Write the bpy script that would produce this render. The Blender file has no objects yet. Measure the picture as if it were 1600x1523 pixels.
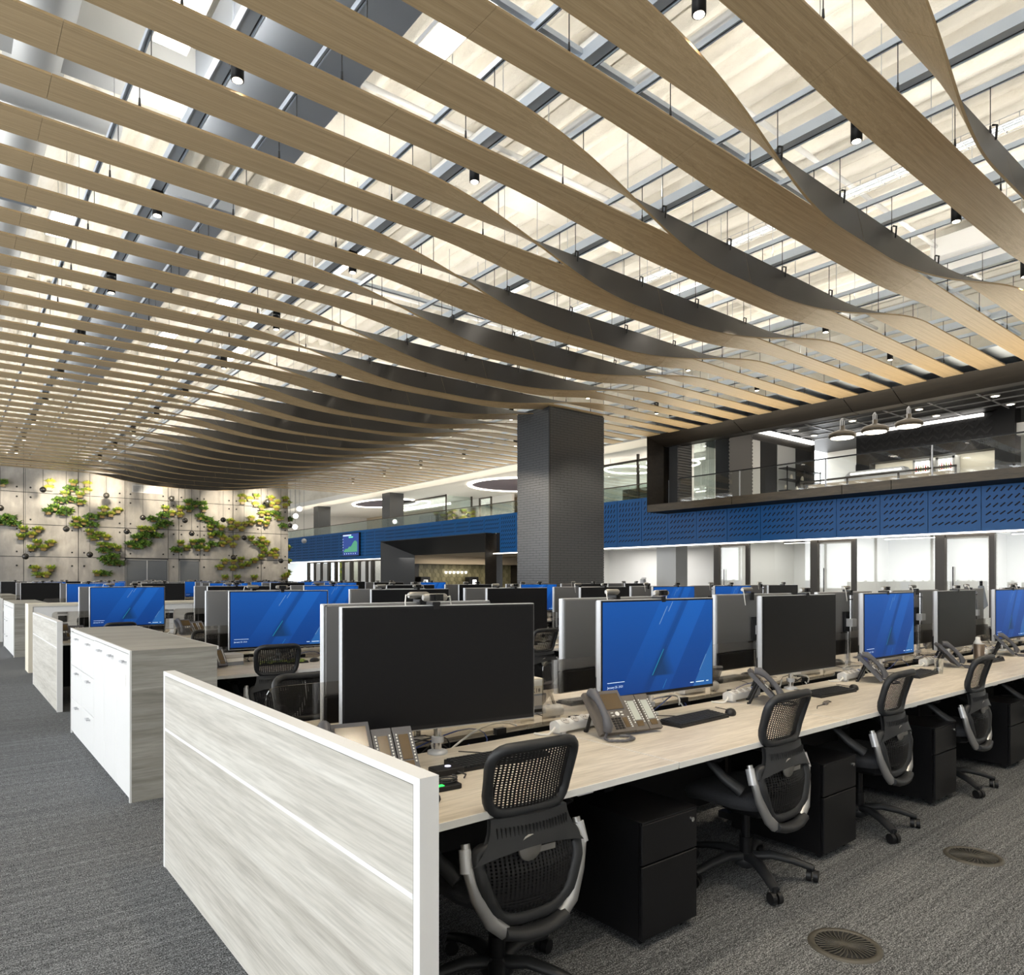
import bpy, math, random
from mathutils import Vector, Matrix
random.seed(7)
R = math.radians
scene = bpy.context.scene
COL = scene.collection

# ------------------------------------------------------------------ camera
EYE = 1.5
YAW = 38.7
FPX = 25 / 36 * 1600
HORIZON = 903
SY, CY = math.sin(R(YAW)), math.cos(R(YAW))
cam_d = bpy.data.cameras.new('camera')
cam_d.sensor_fit = 'HORIZONTAL'; cam_d.sensor_width = 36; cam_d.lens = 25
cam_d.shift_y = (HORIZON - 761.5) / 1600
cam_d.clip_start = .05; cam_d.clip_end = 200
cam = bpy.data.objects.new('camera', cam_d); COL.objects.link(cam)
cam.location = (0, 0, EYE); cam.rotation_euler = (R(90), 0, R(-YAW))
scene.camera = cam

# ------------------------------------------------------------------ world and exposure
w = bpy.data.worlds.new('world'); scene.world = w; w.use_nodes = True
bg = w.node_tree.nodes['Background']
bg.inputs[0].default_value = (.95, .98, 1, 1); bg.inputs[1].default_value = 3.3
scene.view_settings.view_transform = 'Standard'; scene.view_settings.look = 'None'
scene.view_settings.exposure = .6; scene.view_settings.gamma = 1
scene.view_settings.use_curve_mapping = False

def area(name, loc, rot, sx, sy, watts, col=(1, 1, 1), spread=180):
    d = bpy.data.lights.new(name, 'AREA'); d.shape = 'RECTANGLE'; d.size = sx; d.size_y = sy
    d.energy = watts; d.color = col; d.spread = R(spread)
    o = bpy.data.objects.new(name, d); COL.objects.link(o); o.location = loc; o.rotation_euler = rot
    return o
def spot(name, loc, target, watts, angle, col=(1, .86, .66), blend=.6, rad=.06):
    d = bpy.data.lights.new(name, 'SPOT'); d.energy = watts; d.spot_size = R(angle); d.spot_blend = blend
    d.color = col; d.shadow_soft_size = rad
    o = bpy.data.objects.new(name, d); COL.objects.link(o); o.location = loc
    o.rotation_euler = (Vector(target) - Vector(loc)).to_track_quat('-Z', 'Y').to_euler()
    return o
TRACK_X = [2.0 + 2.53 * i for i in range(6)]
SPOT_Y = [3.36 + 2.95 * j for j in range(-1, 10)]
WARM = (1, .9, .76)
# uplights lying on the wide track channels, washing the sprayed slab
for i, x in enumerate(TRACK_X + [-.53]):
    area('uplight', (x, 15, 6.3), (R(180), 0, 0), .12, 40, 260, (1, .95, .86))
# unseen warm fill lamps added on the upper floor edge to brighten the baffle ends
area('sill_fill', (16.46, 4.9, 3.72), (0, R(138), 0), .1, 17, 190, (1, .88, .68), 120)
area('fascia_fill', (17.12, 29, 4.06), (0, R(155), 0), .06, 30, 230, (1, .88, .68))
# ------------------------------------------------------------------ helpers
def ray(px, py):
    u = (px - 800) / FPX; v = (HORIZON - py) / FPX
    return Vector((SY + u * CY, CY - u * SY, v))
def on_z(px, py, z):
    r = ray(px, py); t = (z - EYE) / r.z; return Vector((r.x * t, r.y * t, z))
def on_y(px, py, y):
    r = ray(px, py); t = y / r.y; return Vector((r.x * t, y, EYE + r.z * t))
def on_x(px, py, x):
    r = ray(px, py); t = x / r.x; return Vector((x, r.y * t, EYE + r.z * t))

class MB:
    def __init__(s): s.v = []; s.f = []; s.m = []; s.sm = []
    def add(s, vs, fs, m=0, smooth=False):
        o = len(s.v); s.v += [tuple(p) for p in vs]
        for f in fs: s.f.append(tuple(i + o for i in f)); s.m.append(m); s.sm.append(smooth)
        return s
    def bx(s, x0, x1, y0, y1, z0, z1, m=0):
        v = [(x, y, z) for z in (z0, z1) for y in (y0, y1) for x in (x0, x1)]
        return s.add(v, [(0, 2, 3, 1), (4, 5, 7, 6), (0, 1, 5, 4), (2, 6, 7, 3), (0, 4, 6, 2), (1, 3, 7, 5)], m)
    def bxm(s, mat4, sx, sy, sz, m=0):
        v = [mat4 @ Vector((x * sx / 2, y * sy / 2, z * sz / 2)) for z in (-1, 1) for y in (-1, 1) for x in (-1, 1)]
        return s.add(v, [(0, 2, 3, 1), (4, 5, 7, 6), (0, 1, 5, 4), (2, 6, 7, 3), (0, 4, 6, 2), (1, 3, 7, 5)], m)
    def rbx(s, x0, x1, y0, y1, z0, z1, c, m=0):
        """box with chamfered vertical and top edges"""
        def ring(x0, x1, y0, y1, z, c): return [(x0 + c, y0, z), (x1 - c, y0, z), (x1, y0 + c, z), (x1, y1 - c, z), (x1 - c, y1, z), (x0 + c, y1, z), (x0, y1 - c, z), (x0, y0 + c, z)]
        k = c * .6
        rs = [ring(x0 + k, x1 - k, y0 + k, y1 - k, z0, c), ring(x0, x1, y0, y1, z0 + k, c), ring(x0, x1, y0, y1, z1 - k, c), ring(x0 + k, x1 - k, y0 + k, y1 - k, z1, c)]
        return s.loft(rs, m=m)
    def loft(s, rings, m=0, smooth=False, caps=True, closed=True):
        n = len(rings[0]); v = [p for r in rings for p in r]; f = []
        for i in range(len(rings) - 1):
            for j in range(n if closed else n - 1):
                k = (j + 1) % n
                f.append((i * n + j, i * n + k, (i + 1) * n + k, (i + 1) * n + j))
        s.add(v, f, m, smooth)
        if caps and closed:
            s.add(rings[0], [tuple(range(n))[::-1]], m); s.add(rings[-1], [tuple(range(n))], m)
        return s
    def cyl(s, p0, p1, r0, r1=None, n=12, m=0, smooth=True, caps=True):
        r1 = r0 if r1 is None else r1
        p0 = Vector(p0); p1 = Vector(p1); d = (p1 - p0).normalized()
        a = d.orthogonal().normalized(); b = d.cross(a)
        rg = []
        for p, r in ((p0, r0), (p1, r1)):
            rg.append([p + a * (r * math.cos(2 * math.pi * i / n)) + b * (r * math.sin(2 * math.pi * i / n)) for i in range(n)])
        return s.loft(rg, m, smooth, caps)
    def tube(s, path, r, n=6, m=0, closed=False, flat=None, up=None, smooth=True):
        P = [Vector(p) for p in path]; N = len(P); rg = []
        prev = None
        for i in range(N):
            if closed: t = (P[(i + 1) % N] - P[i - 1]).normalized()
            else: t = (P[min(i + 1, N - 1)] - P[max(i - 1, 0)]).normalized()
            if up is not None: a = (Vector(up) - t * t.dot(Vector(up))).normalized()
            elif prev is None: a = t.orthogonal().normalized()
            else: a = (prev - t * t.dot(prev)).normalized()
            prev = a; b = t.cross(a)
            rr = r[i] if isinstance(r, (list, tuple)) else r
            ra, rb = (rr, rr) if flat is None else (rr * flat[0], rr * flat[1])
            rg.append([P[i] + a * (ra * math.cos(2 * math.pi * j / n + math.pi / n)) + b * (rb * math.sin(2 * math.pi * j / n + math.pi / n)) for j in range(n)])
        if closed: rg.append(rg[0]); return s.loft(rg, m, smooth, False)
        return s.loft(rg, m, smooth, True)
    def lathe(s, prof, c=(0, 0, 0), n=20, m=0, smooth=True, axis='z'):
        rg = []
        for r, z in prof:
            ring = []
            for i in range(n):
                a = 2 * math.pi * i / n
                q = (r * math.cos(a), r * math.sin(a), z)
                if axis == 'y': q = (q[0], q[2], q[1])
                if axis == 'x': q = (q[2], q[0], q[1])
                ring.append((c[0] + q[0], c[1] + q[1], c[2] + q[2]))
            rg.append(ring)
        return s.loft(rg, m, smooth, True)
    def prism(s, poly, a0, a1, axis='x', m=0):
        """poly of (u,v): axis x -> (y,z); y -> (x,z); z -> (x,y)"""
        def q(u, v, a): return (a, u, v) if axis == 'x' else (u, a, v) if axis == 'y' else (u, v, a)
        return s.loft([[q(u, v, a0) for u, v in poly], [q(u, v, a1) for u, v in poly]], m)
    def quad(s, a, b, c, d, m=0): return s.add([a, b, c, d], [(0, 1, 2, 3)], m)
    def mesh(s, name, mats):
        me = bpy.data.meshes.new(name); me.from_pydata(s.v, [], s.f)
        for k in (mats if isinstance(mats, (list, tuple)) else [mats]): me.materials.append(k)
        me.polygons.foreach_set('material_index', s.m); me.polygons.foreach_set('use_smooth', s.sm)
        import bmesh
        b = bmesh.new(); b.from_mesh(me); bmesh.ops.recalc_face_normals(b, faces=b.faces); b.to_mesh(me); b.free()
        return me
    def build(s, name, mats, parent=None, loc=None, rz=0):
        return obj(name, s.mesh(name, mats), parent, loc, rz)
def obj(name, me, parent=None, loc=None, rz=0):
    o = bpy.data.objects.new(name, me); COL.objects.link(o)
    if parent: o.parent = parent
    if loc is not None: o.location = loc
    if rz: o.rotation_euler = (0, 0, rz)
    return o
def tag(o, label=None, cat=None, group=None, kind=None):
    if label: o['label'] = label
    if cat: o['category'] = cat
    if group: o['group'] = group
    if kind: o['kind'] = kind
    return o
def thing(name, label, cat, loc=(0, 0, 0), rz=0, group=None):
    o = bpy.data.objects.new(name, None); COL.objects.link(o); o.empty_display_size = .1
    o.location = loc; o.rotation_euler = (0, 0, rz)
    return tag(o, label, cat, group)
def struct(name, mb, mats, parent=None, label=None):
    o = mb.build(name, mats, parent)
    if not parent: tag(o, label, None, None, 'structure')
    return o
KIDS = {}
def kids(o):
    return [c for c in o.children]
def dup(root, loc, rz=0, label=None, group=None, parent=None):
    def cp(o, par):
        c = o.copy(); COL.objects.link(c)
        if par: c.parent = par
        for ch in TREE.get(o.name, []): cp(ch, c)
        return c
    c = cp(root, parent); c.location = loc; c.rotation_euler = (0, 0, rz)
    if label: c['label'] = label
    if group: c['group'] = group
    return c
TREE = {}
def proto_done(root):
    """remember the part tree of a prototype"""
    for o in [root] + list(root.children_recursive): TREE[o.name] = list(o.children)
    return root
class Proto:
    """first placement uses the prototype itself, later ones copy it"""
    def __init__(s, root): s.root = proto_done(root); s.used = False
    def put(s, loc, rz=0, label=None, group=None):
        if not s.used:
            s.used = True; o = s.root; o.location = loc; o.rotation_euler = (0, 0, rz)
            if label: o['label'] = label
            if group: o['group'] = group
            return o
        return dup(s.root, loc, rz, label, group)
ORD = ['first', 'second', 'third', 'fourth', 'fifth', 'sixth', 'seventh', 'eighth', 'ninth', 'tenth', 'eleventh', 'twelfth', 'thirteenth', 'fourteenth', 'fifteenth', 'sixteenth', 'seventeenth', 'eighteenth', 'nineteenth', 'twentieth']
def ordn(i):
    if i < 20: return ORD[i]
    t = ['twenty', 'thirty', 'forty', 'fifty'][(i + 1) // 10 - 2]; k = (i + 1) % 10
    return (t + '-' + ORD[k - 1]) if k else {'twenty': 'twentieth', 'thirty': 'thirtieth', 'forty': 'fortieth', 'fifty': 'fiftieth'}[t]
def rounded(pts, rad, n=5):
    """round the corners of a closed 2d polygon"""
    out = []; N = len(pts)
    for i in range(N):
        p = Vector(pts[i]); a = Vector(pts[i - 1]); b = Vector(pts[(i + 1) % N])
        r = rad[i] if isinstance(rad, (list, tuple)) else rad
        d0 = (a - p).normalized(); d1 = (b - p).normalized()
        r = min(r, (a - p).length * .49, (b - p).length * .49)
        for k in range(n + 1):
            t = k / n; q = (1 - t) ** 2 * (p + d0 * r) + 2 * t * (1 - t) * p + t * t * (p + d1 * r)
            out.append((q.x, q.y))
    return out

# ------------------------------------------------------------------ materials
def lin(c):
    return tuple(((x / 255) / 12.92 if x / 255 <= .04045 else ((x / 255 + .055) / 1.055) ** 2.4) for x in c)
class NT:
    def __init__(s, m): s.t = m.node_tree; s.n = s.t.nodes
    def new(s, typ, **k):
        nd = s.n.new(typ)
        for a, b in k.items(): setattr(nd, a, b)
        return nd
    def link(s, a, b): s.t.links.new(a, b)
    def math(s, op, a, b=None, c=None):
        nd = s.new('ShaderNodeMath', operation=op)
        for i, x in enumerate((a, b, c)):
            if x is None: continue
            if hasattr(x, 'links'): s.link(x, nd.inputs[i])
            else: nd.inputs[i].default_value = x
        return nd.outputs[0]
    def mix(s, fac, a, b):
        nd = s.new('ShaderNodeMix', data_type='RGBA')
        for k, x in ((0, fac), (6, a), (7, b)):
            if hasattr(x, 'links'): s.link(x, nd.inputs[k])
            elif k == 0: nd.inputs[0].default_value = x
            else: nd.inputs[k].default_value = (*x[:3], 1)
        return nd.outputs[2]
    def ramp(s, fac, stops):
        nd = s.new('ShaderNodeValToRGB'); e = nd.color_ramp.elements
        while len(e) < len(stops): e.new(.5)
        for q, (p, c) in zip(e, stops): q.position = p; q.color = (*c[:3], 1)
        s.link(fac, nd.inputs[0]); return nd.outputs[0]
    def coord(s, scale=(1, 1, 1), out='Object'):
        tc = s.new('ShaderNodeTexCoord'); mp = s.new('ShaderNodeMapping'); mp.inputs[3].default_value = scale
        s.link(tc.outputs[out], mp.inputs[0]); return mp.outputs[0]
    def noise(s, vec, scale, detail=4, rough=.55, dist=0):
        nd = s.new('ShaderNodeTexNoise'); s.link(vec, nd.inputs['Vector'])
        nd.inputs['Scale'].default_value = scale; nd.inputs['Detail'].default_value = detail
        nd.inputs['Roughness'].default_value = rough; nd.inputs['Distortion'].default_value = dist
        return nd.outputs['Fac']
    def bump(s, h, strength, dist=.01):
        nd = s.new('ShaderNodeBump'); nd.inputs['Strength'].default_value = strength; nd.inputs['Distance'].default_value = dist
        s.link(h, nd.inputs['Height']); return nd.outputs[0]
def mat(name, col, rough=.5, metal=0, emit=0, ecol=None, spec=.5):
    m = bpy.data.materials.new(name); m.use_nodes = True
    b = m.node_tree.nodes['Principled BSDF']
    b.inputs['Base Color'].default_value = (*col, 1); b.inputs['Roughness'].default_value = rough
    b.inputs['Metallic'].default_value = metal; b.inputs['Specular IOR Level'].default_value = spec
    if emit:
        b.inputs['Emission Color'].default_value = (*(ecol or col), 1); b.inputs['Emission Strength'].default_value = emit
    return m
def BS(m): return m.node_tree.nodes['Principled BSDF']
def speckle(name, c0, c1, scale, rough=.9, bump=.3, lo=.35, hi=.65, stretch=(1, 1, 1), detail=3):
    m = mat(name, c0, rough); t = NT(m); v = t.coord(stretch)
    n = t.noise(v, scale, detail)
    t.link(t.ramp(n, [(lo, c0), (hi, c1)]), BS(m).inputs['Base Color'])
    if bump: t.link(t.bump(n, bump), BS(m).inputs['Normal'])
    return m
def wood(name, c0, c1, c2, stretch, scale=3, rough=.5, rings=True, spec=.4):
    """long streaks and wandering grain"""
    m = mat(name, c0, rough, spec=spec); t = NT(m); v = t.coord(stretch)
    n1 = t.noise(v, scale, 6, .6, .6); n2 = t.noise(v, scale * 7, 3, .6, .2)
    col = t.ramp(n1, [(.3, c0), (.52, c1), (.7, c2)])
    fine = t.ramp(n2, [(.35, (.72, .72, .72)), (.6, (1, 1, 1))])
    mul = t.new('ShaderNodeMix', data_type='RGBA', blend_type='MULTIPLY'); mul.inputs[0].default_value = .7
    t.link(col, mul.inputs[6]); t.link(fine, mul.inputs[7])
    t.link(mul.outputs[2], BS(m).inputs['Base Color'])
    t.link(t.bump(n2, .08, .002), BS(m).inputs['Normal'])
    return m
def glass(name, tint=(.9, .95, .94), refl=.12):
    m = bpy.data.materials.new(name); m.use_nodes = True; t = NT(m); t.n.clear()
    o = t.new('ShaderNodeOutputMaterial'); a = t.new('ShaderNodeBsdfTransparent'); g = t.new('ShaderNodeBsdfGlossy')
    fr = t.new('ShaderNodeFresnel'); fr.inputs[0].default_value = 1.45; mx = t.new('ShaderNodeMixShader')
    a.inputs[0].default_value = (*tint, 1); g.inputs[0].default_value = (1, 1, 1, 1); g.inputs['Roughness'].default_value = .02
    t.link(t.math('MINIMUM', t.math('MULTIPLY_ADD', fr.outputs[0], 1.0, refl * .2), .6), mx.inputs[0])
    t.link(a.outputs[0], mx.inputs[1]); t.link(g.outputs[0], mx.inputs[2]); t.link(mx.outputs[0], o.inputs[0])
    return m
def emis(name, col, strength): 
    return mat(name, col, .5, 0, strength, col)
M = {}
M['oak'] = wood('oak', (.40, .290, .160), (.49, .365, .21), (.54, .41, .245), (.14, 13, 13), 3, .42)
M['oak_edge'] = mat('oak_edge', (.34, .24, .12), .5)
M['baffle_back'] = mat('baffle_back', (.014, .0112, .009), .45, spec=.28)
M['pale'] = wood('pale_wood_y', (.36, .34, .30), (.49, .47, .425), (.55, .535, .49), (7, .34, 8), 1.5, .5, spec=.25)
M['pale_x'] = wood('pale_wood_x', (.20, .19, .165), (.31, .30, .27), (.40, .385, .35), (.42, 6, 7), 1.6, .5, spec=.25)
M['desk'] = wood('desk_wood', (.50, .44, .36), (.62, .56, .47), (.68, .62, .53), (.5, 6, 6), 2, .4)
M['white'] = mat('white_laminate', (.68, .68, .675), .35, spec=.3)
M['white_matt'] = mat('white_paint', (.80, .79, .76), .7)
M['cream'] = mat('cream_laminate', (.66, .61, .50), .5)
M['black'] = mat('black_plastic', (.008, .008, .009), .45, spec=.35)
M['black_matt'] = mat('black_matt', (.010, .010, .011), .75)
M['black_metal'] = mat('black_metal', (.006, .006, .007), .36, spec=.3)
M['charcoal'] = mat('charcoal_plastic', (.019, .020, .022), .45, spec=.35)
M['fabric'] = speckle('seat_fabric', (.016, .017, .020), (.03, .031, .036), 300, .9, .2)
M['chrome'] = mat('polished_aluminium', (.75, .76, .78), .18, 1)
M['spar'] = mat('brushed_spar', (.42, .42, .42), .35, .8)
M['satin'] = mat('satin_aluminium', (.32, .31, .29), .38, .7)
M['silver'] = mat('silver_plastic', (.50, .51, .53), .35, .3)
M['greyback'] = mat('monitor_back_grey', (.20, .20, .205), .42, .35)
M['phone'] = mat('phone_taupe', (.115, .100, .088), .5)
M['phone_dark'] = mat('handset_grey', (.075, .075, .085), .45)
M['key_white'] = mat('key_white', (.7, .7, .68), .5)
M['lcd'] = mat('lcd_grey', (.42, .44, .40), .25)
M['lcd_dark'] = mat('lcd_amber_dark', (.09, .055, .02), .15)
M['socket'] = mat('socket_grey', (.48, .46, .44), .5)
M['rail'] = mat('galvanised_channel', (.66, .73, .82), .5, .1)
M['rail_dark'] = mat('dark_track', (.03, .034, .04), .5)
M['duct'] = mat('galvanised_duct', (.42, .46, .52), .42, .3)
M['duct_light'] = mat('pale_duct', (.56, .57, .57), .5, .15)
M['concrete'] = None
M['blue'] = mat('blue_panel', lin((10, 86, 148)), .4, spec=.3)
M['slot'] = mat('slot_dark', (.004, .008, .02), .8)
M['frame_brown'] = wood('bronze_timber', (.014, .011, .008), (.022, .017, .0125), (.03, .024, .017), (3, .4, 4), 3, .38)
M['bronze'] = mat('bronze_mullion', (.045, .038, .030), .4, .3)
M['portal'] = mat('portal_dark', (.032, .033, .034), .45)
M['brick'] = mat('glazed_grey_brick', (.045, .048, .053), .3, spec=.6)
M['mortar'] = mat('dark_mortar', (.03, .031, .033), .8)
M['glass'] = glass('clear_glass', (.97, .985, .98))
M['glass_green'] = glass('greenish_glass', (.86, .92, .90), .2)
M['glass_smoke'] = glass('smoked_divider', (.86, .84, .80), .15)
M['led'] = emis('led_strip', (1, .92, .8), 3.6)
M['led_soft'] = emis('led_soft', (1, .96, .9), 2.2)
M['lamp_face'] = emis('lamp_face', (1, .9, .72), 5)
M['pot'] = mat('brass_pot', (.20, .13, .035), .45)
M['leaf0'] = mat('leaf_dark', (.07, .14, .03), .5)
M['leaf1'] = mat('leaf_mid', (.20, .32, .045), .5)
M['leaf2'] = mat('leaf_lime', (.50, .52, .08), .5)
M['wire'] = mat('black_wire', (.02, .02, .022), .6)
M['wire_grey'] = mat('grey_wire', (.4, .4, .4), .5)
M['cable_white'] = mat('white_cable', (.72, .71, .68), .5)
M['cable_blue'] = mat('blue_cable', (.03, .06, .25), .5)
M['paper'] = mat('paper', (.75, .74, .70), .8)
M['door_grey'] = mat('grey_door', (.13, .14, .15), .45)
M['grille'] = mat('grille_grey', (.22, .22, .22), .5)
M['vent'] = mat('diffuser_bronze', (.055, .05, .04), .5)
M['herring'] = mat('herringbone_tile', (.10, .095, .09), .5)
M['kitchen_dark'] = mat('dark_slate', (.008, .008, .009), .5, spec=.3)
M['beige'] = mat('beige_panel', (.50, .41, .29), .6)
M['violet'] = mat('violet_recess', (.10, .085, .115), .7)
M['olive'] = mat('olive_tile', (.30, .27, .15), .4)
M['olive2'] = mat('olive_tile_dark', (.21, .19, .10), .4)
M['frost'] = mat('frosted_white', (.70, .70, .68), .45)
M['green_led'] = emis('green_led', (.02, 1, .08), 2)
M['red_led'] = emis('red_mark', (.6, .05, .03), .2)
M['coffee'] = mat('bronze_tumbler', (.20, .15, .11), .35, .6)
M['book'] = mat('grey_binder', (.25, .27, .30), .6)

# carpet: grey loop pile with fine lengthwise stripes
m = mat('carpet', (.1, .1, .1), .95, spec=.1); t = NT(m)
n1 = t.noise(t.coord((1, 1, 1)), 170, 2, .8); n2 = t.noise(t.coord((30, 110, 1)), 1, 3, .8); n3 = t.noise(t.coord((1, 30, 1)), 1, 3, .6)
mixn = t.math('ADD', t.math('MULTIPLY', n1, .6), t.math('ADD', t.math('MULTIPLY', n2, .3), t.math('MULTIPLY', n3, .1)))
t.link(t.ramp(mixn, [(.40, (.012, .013, .014)), (.50, (.080, .083, .087)), (.60, (.33, .34, .35))]), BS(m).inputs['Base Color'])
t.link(t.bump(n1, .5, .006), BS(m).inputs['Normal']); M['carpet'] = m
# concrete
m = mat('concrete', (.3, .28, .26), .8); t = NT(m)
n1 = t.noise(t.coord((1, 1, 1)), .7, 6, .65, .4); n2 = t.noise(t.coord((1, 1, .35)), 3.5, 5, .6)
c = t.mix(t.ramp(n2, [(.4, (0, 0, 0)), (.62, (.6, .6, .6))]), t.ramp(n1, [(.3, (.25, .235, .215)), (.7, (.42, .395, .365))]), (.22, .21, .2))
t.link(c, BS(m).inputs['Base Color']); t.link(t.bump(n2, .15, .02), BS(m).inputs['Normal']); M['concrete'] = m
# sprayed slab
m = mat('sprayed_slab', (.72, .67, .57), .95, spec=.1); t = NT(m)
n1 = t.noise(t.coord((1, 1, 1)), 14, 5, .7); n2 = t.noise(t.coord((1, .5, 1)), 1.2, 4, .6)
t.link(t.ramp(n2, [(.3, (.62, .58, .50)), (.6, (.80, .765, .69))]), BS(m).inputs['Base Color'])
t.link(t.bump(n1, .6, .03), BS(m).inputs['Normal']); M['slab'] = m
# desktop wallpaper: blue diagonal bands with a dark wedge and thin bright dashes
def wallpaper():
    m = bpy.data.materials.new('blue_wallpaper'); m.use_nodes = True; t = NT(m); b = BS(m)
    tc = t.new('ShaderNodeTexCoord'); sp = t.new('ShaderNodeSeparateXYZ'); t.link(tc.outputs['Generated'], sp.inputs[0])
    gx, gz = sp.outputs[0], sp.outputs[2]
    s = t.math('SUBTRACT', t.math('MULTIPLY', gx, 1.69), t.math('MULTIPLY', gz, .62))
    def rng(x, a, c, soft=.004):
        lo = t.new('ShaderNodeMapRange'); t.link(x, lo.inputs[0]); lo.inputs[1].default_value = a - soft; lo.inputs[2].default_value = a + soft
        hi = t.new('ShaderNodeMapRange'); t.link(x, hi.inputs[0]); hi.inputs[1].default_value = c - soft; hi.inputs[2].default_value = c + soft
        return t.math('SUBTRACT', lo.outputs[0], hi.outputs[0])
    base = t.ramp(gz, [(0, lin((8, 62, 142))), (.5, lin((9, 76, 162))), (1, lin((14, 92, 186)))])
    c = t.mix(t.math('MULTIPLY', rng(s, .22, .56), t.math('MULTIPLY', gz, .5)), base, lin((26, 112, 214)))
    c = t.mix(t.math('MULTIPLY', rng(s, .56, .66, .05), .35), c, lin((12, 50, 105)))
    c = t.mix(t.math('MULTIPLY', rng(s, .66, .96), t.math('ADD', t.math('MULTIPLY', gz, .5), .12)), c, lin((28, 114, 216)))
    c = t.mix(t.math('MULTIPLY', t.math('MULTIPLY', t.math('MULTIPLY', rng(s, .60, .95, .005), rng(t.math('ADD', s, gz), -1, 1.06, .08)), rng(gz, .17, .6, .01)), .75), c, lin((14, 48, 82)))
    c = t.mix(t.math('MULTIPLY', rng(s, 1.36, 2), .6), c, lin((58, 130, 205)))
    for a, z0, z1, colr in ((.36, .74, .94, (150, 190, 230)), (.415, .88, .99, (150, 190, 230)), (.60, .18, .46, (45, 190, 210)), (.86, .02, .12, (60, 150, 210)), (1.36, .18, .36, (140, 185, 225))):
        c = t.mix(t.math('MULTIPLY', rng(s, a - .004, a + .004, .002), rng(gz, z0, z1, .004)), c, lin(colr))
    b.inputs['Base Color'].default_value = (.01, .02, .04, 1); b.inputs['Roughness'].default_value = .4; b.inputs['Specular IOR Level'].default_value = .12
    t.link(c, b.inputs['Emission Color']); b.inputs['Emission Strength'].default_value = .50
    return m
M['wallpaper'] = wallpaper()
M['screen_off'] = mat('dark_screen', (.008, .008, .009), .38, spec=.22)
M['screen_text'] = emis('screen_text', (.6, .72, .85), .6)
# ================================================================== large structure
struct('floor', MB().bx(-6, 27, -5, 47, -.12, 0), M['carpet'], label='grey striped loop-pile carpet floor')
# slab: sprayed ribbed deck
mb = MB(); prof = []
x = -6.0; k = 0
while x < 17.4:
    prof += [(x, 7.62), (x + .10, 7.62), (x + .15, 7.50), (x + .27, 7.50)]; x += .32
top = [(17.6, 7.9), (-6, 7.9)]
N = len(prof)
ys = [-5 + 1.0 * i for i in range(53)]
rows = []
for yy in ys:
    rows.append([(px_, yy, pz + .012 * math.sin(yy * 5.1 + px_ * 3) * math.sin(px_ * 7.3 + yy * 1.7)) for px_, pz in prof])
v = [p for r in rows for p in r]; f = []
for i in range(len(rows) - 1):
    for j in range(N - 1): f.append((i * N + j, i * N + j + 1, (i + 1) * N + j + 1, (i + 1) * N + j))
mb.add(v, f, 0, True)
mb.bx(-6, 17.6, -5, 47, 7.7, 8.0)
slab = struct('ceiling', mb, M['slab'], label='cream sprayed ribbed slab above the timber baffles')
# deep slab beams across
mb = MB()
for yy in (8.4, 17.4, 26.4): mb.bx(-6, 17.4, yy, yy + .5, 7.42, 7.6)
mb.build('slab_beam', M['slab'], slab)

struct('wall_edge', MB().bx(17.04, 17.12, -5, 46, 5.88, 7.7), M['slab'], label='cream downstand above the upper floor edge')
struct('wall_blocker', MB().bx(-6, 27, -5.1, -4.95, 0, 7.9), M['white_matt'], label='added pale wall behind the camera that blocks light')  # unseen wall, added to cut light and reflections from behind
struct('wall_far', MB().bx(-6, 27, 46, 46.2, 0, 7.9), M['white_matt'], label='pale wall closing the far end beyond the concrete wall')
wl = struct('wall_left', MB().bx(-6.2, -6.0, -4.95, 33.5 + .3, 0, .35), M['white_matt'], label='window wall along the aisle side')
MB().bx(-6.2, -6.0, -4.95, 33.5 + .3, 7.0, 7.9).build('window_head', M['white_matt'], wl)
for q in range(14): MB().bx(-6.15, -6.02, -4.9 + q * 2.9, -4.8 + q * 2.9, .35, 7.0).build('window_post', M['bronze'], wl)
# ---- back wall of concrete panels
YB = 33.5
wb = struct('wall_back', MB().bx(-6, 13.0, YB, YB + .35, 0, 7.6), M['mortar'], label='grey board-marked concrete wall hung with planters')
doors = [(5.99, 7.66), (8.09, 8.97)]; DH = 2.3
xe = [-6, -4.2, -2.6, -1, .62, 2.47, 4.3, 5.99, 7.66, 8.09, 8.97, 10.4, 11.7, 13.0]
ze = [0, DH + .04, 3.6, 4.85, 6.1, 7.55]
for i in range(len(xe) - 1):
    for j in range(len(ze) - 1):
        if j == 0 and (xe[i], xe[i + 1]) in doors: continue
        g = .012; dy = .035 + .008 * ((i * 3 + j * 5) % 3)
        MB().bx(xe[i] + g, xe[i + 1] - g, YB - dy, YB, ze[j] + g, ze[j + 1] - g).build('concrete_panel', M['concrete'], wb)
mb = MB()
for i in range(len(xe) - 1):
    for j in range(len(ze) - 1):
        if j == 0 and (xe[i], xe[i + 1]) in doors: continue
        for fx in ((.12, .88) if xe[i + 1] - xe[i] > .6 else (.5,)):
            for fz in (.15, .85):
                xx = xe[i] + (xe[i + 1] - xe[i]) * fx; zz = ze[j] + (ze[j + 1] - ze[j]) * fz
                mb.cyl((xx, YB - .06, zz), (xx, YB - .03, zz), .035, n=8)
tag(mb.build('tie_hole_plug', M['black_matt'], wb), kind='stuff')
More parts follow.
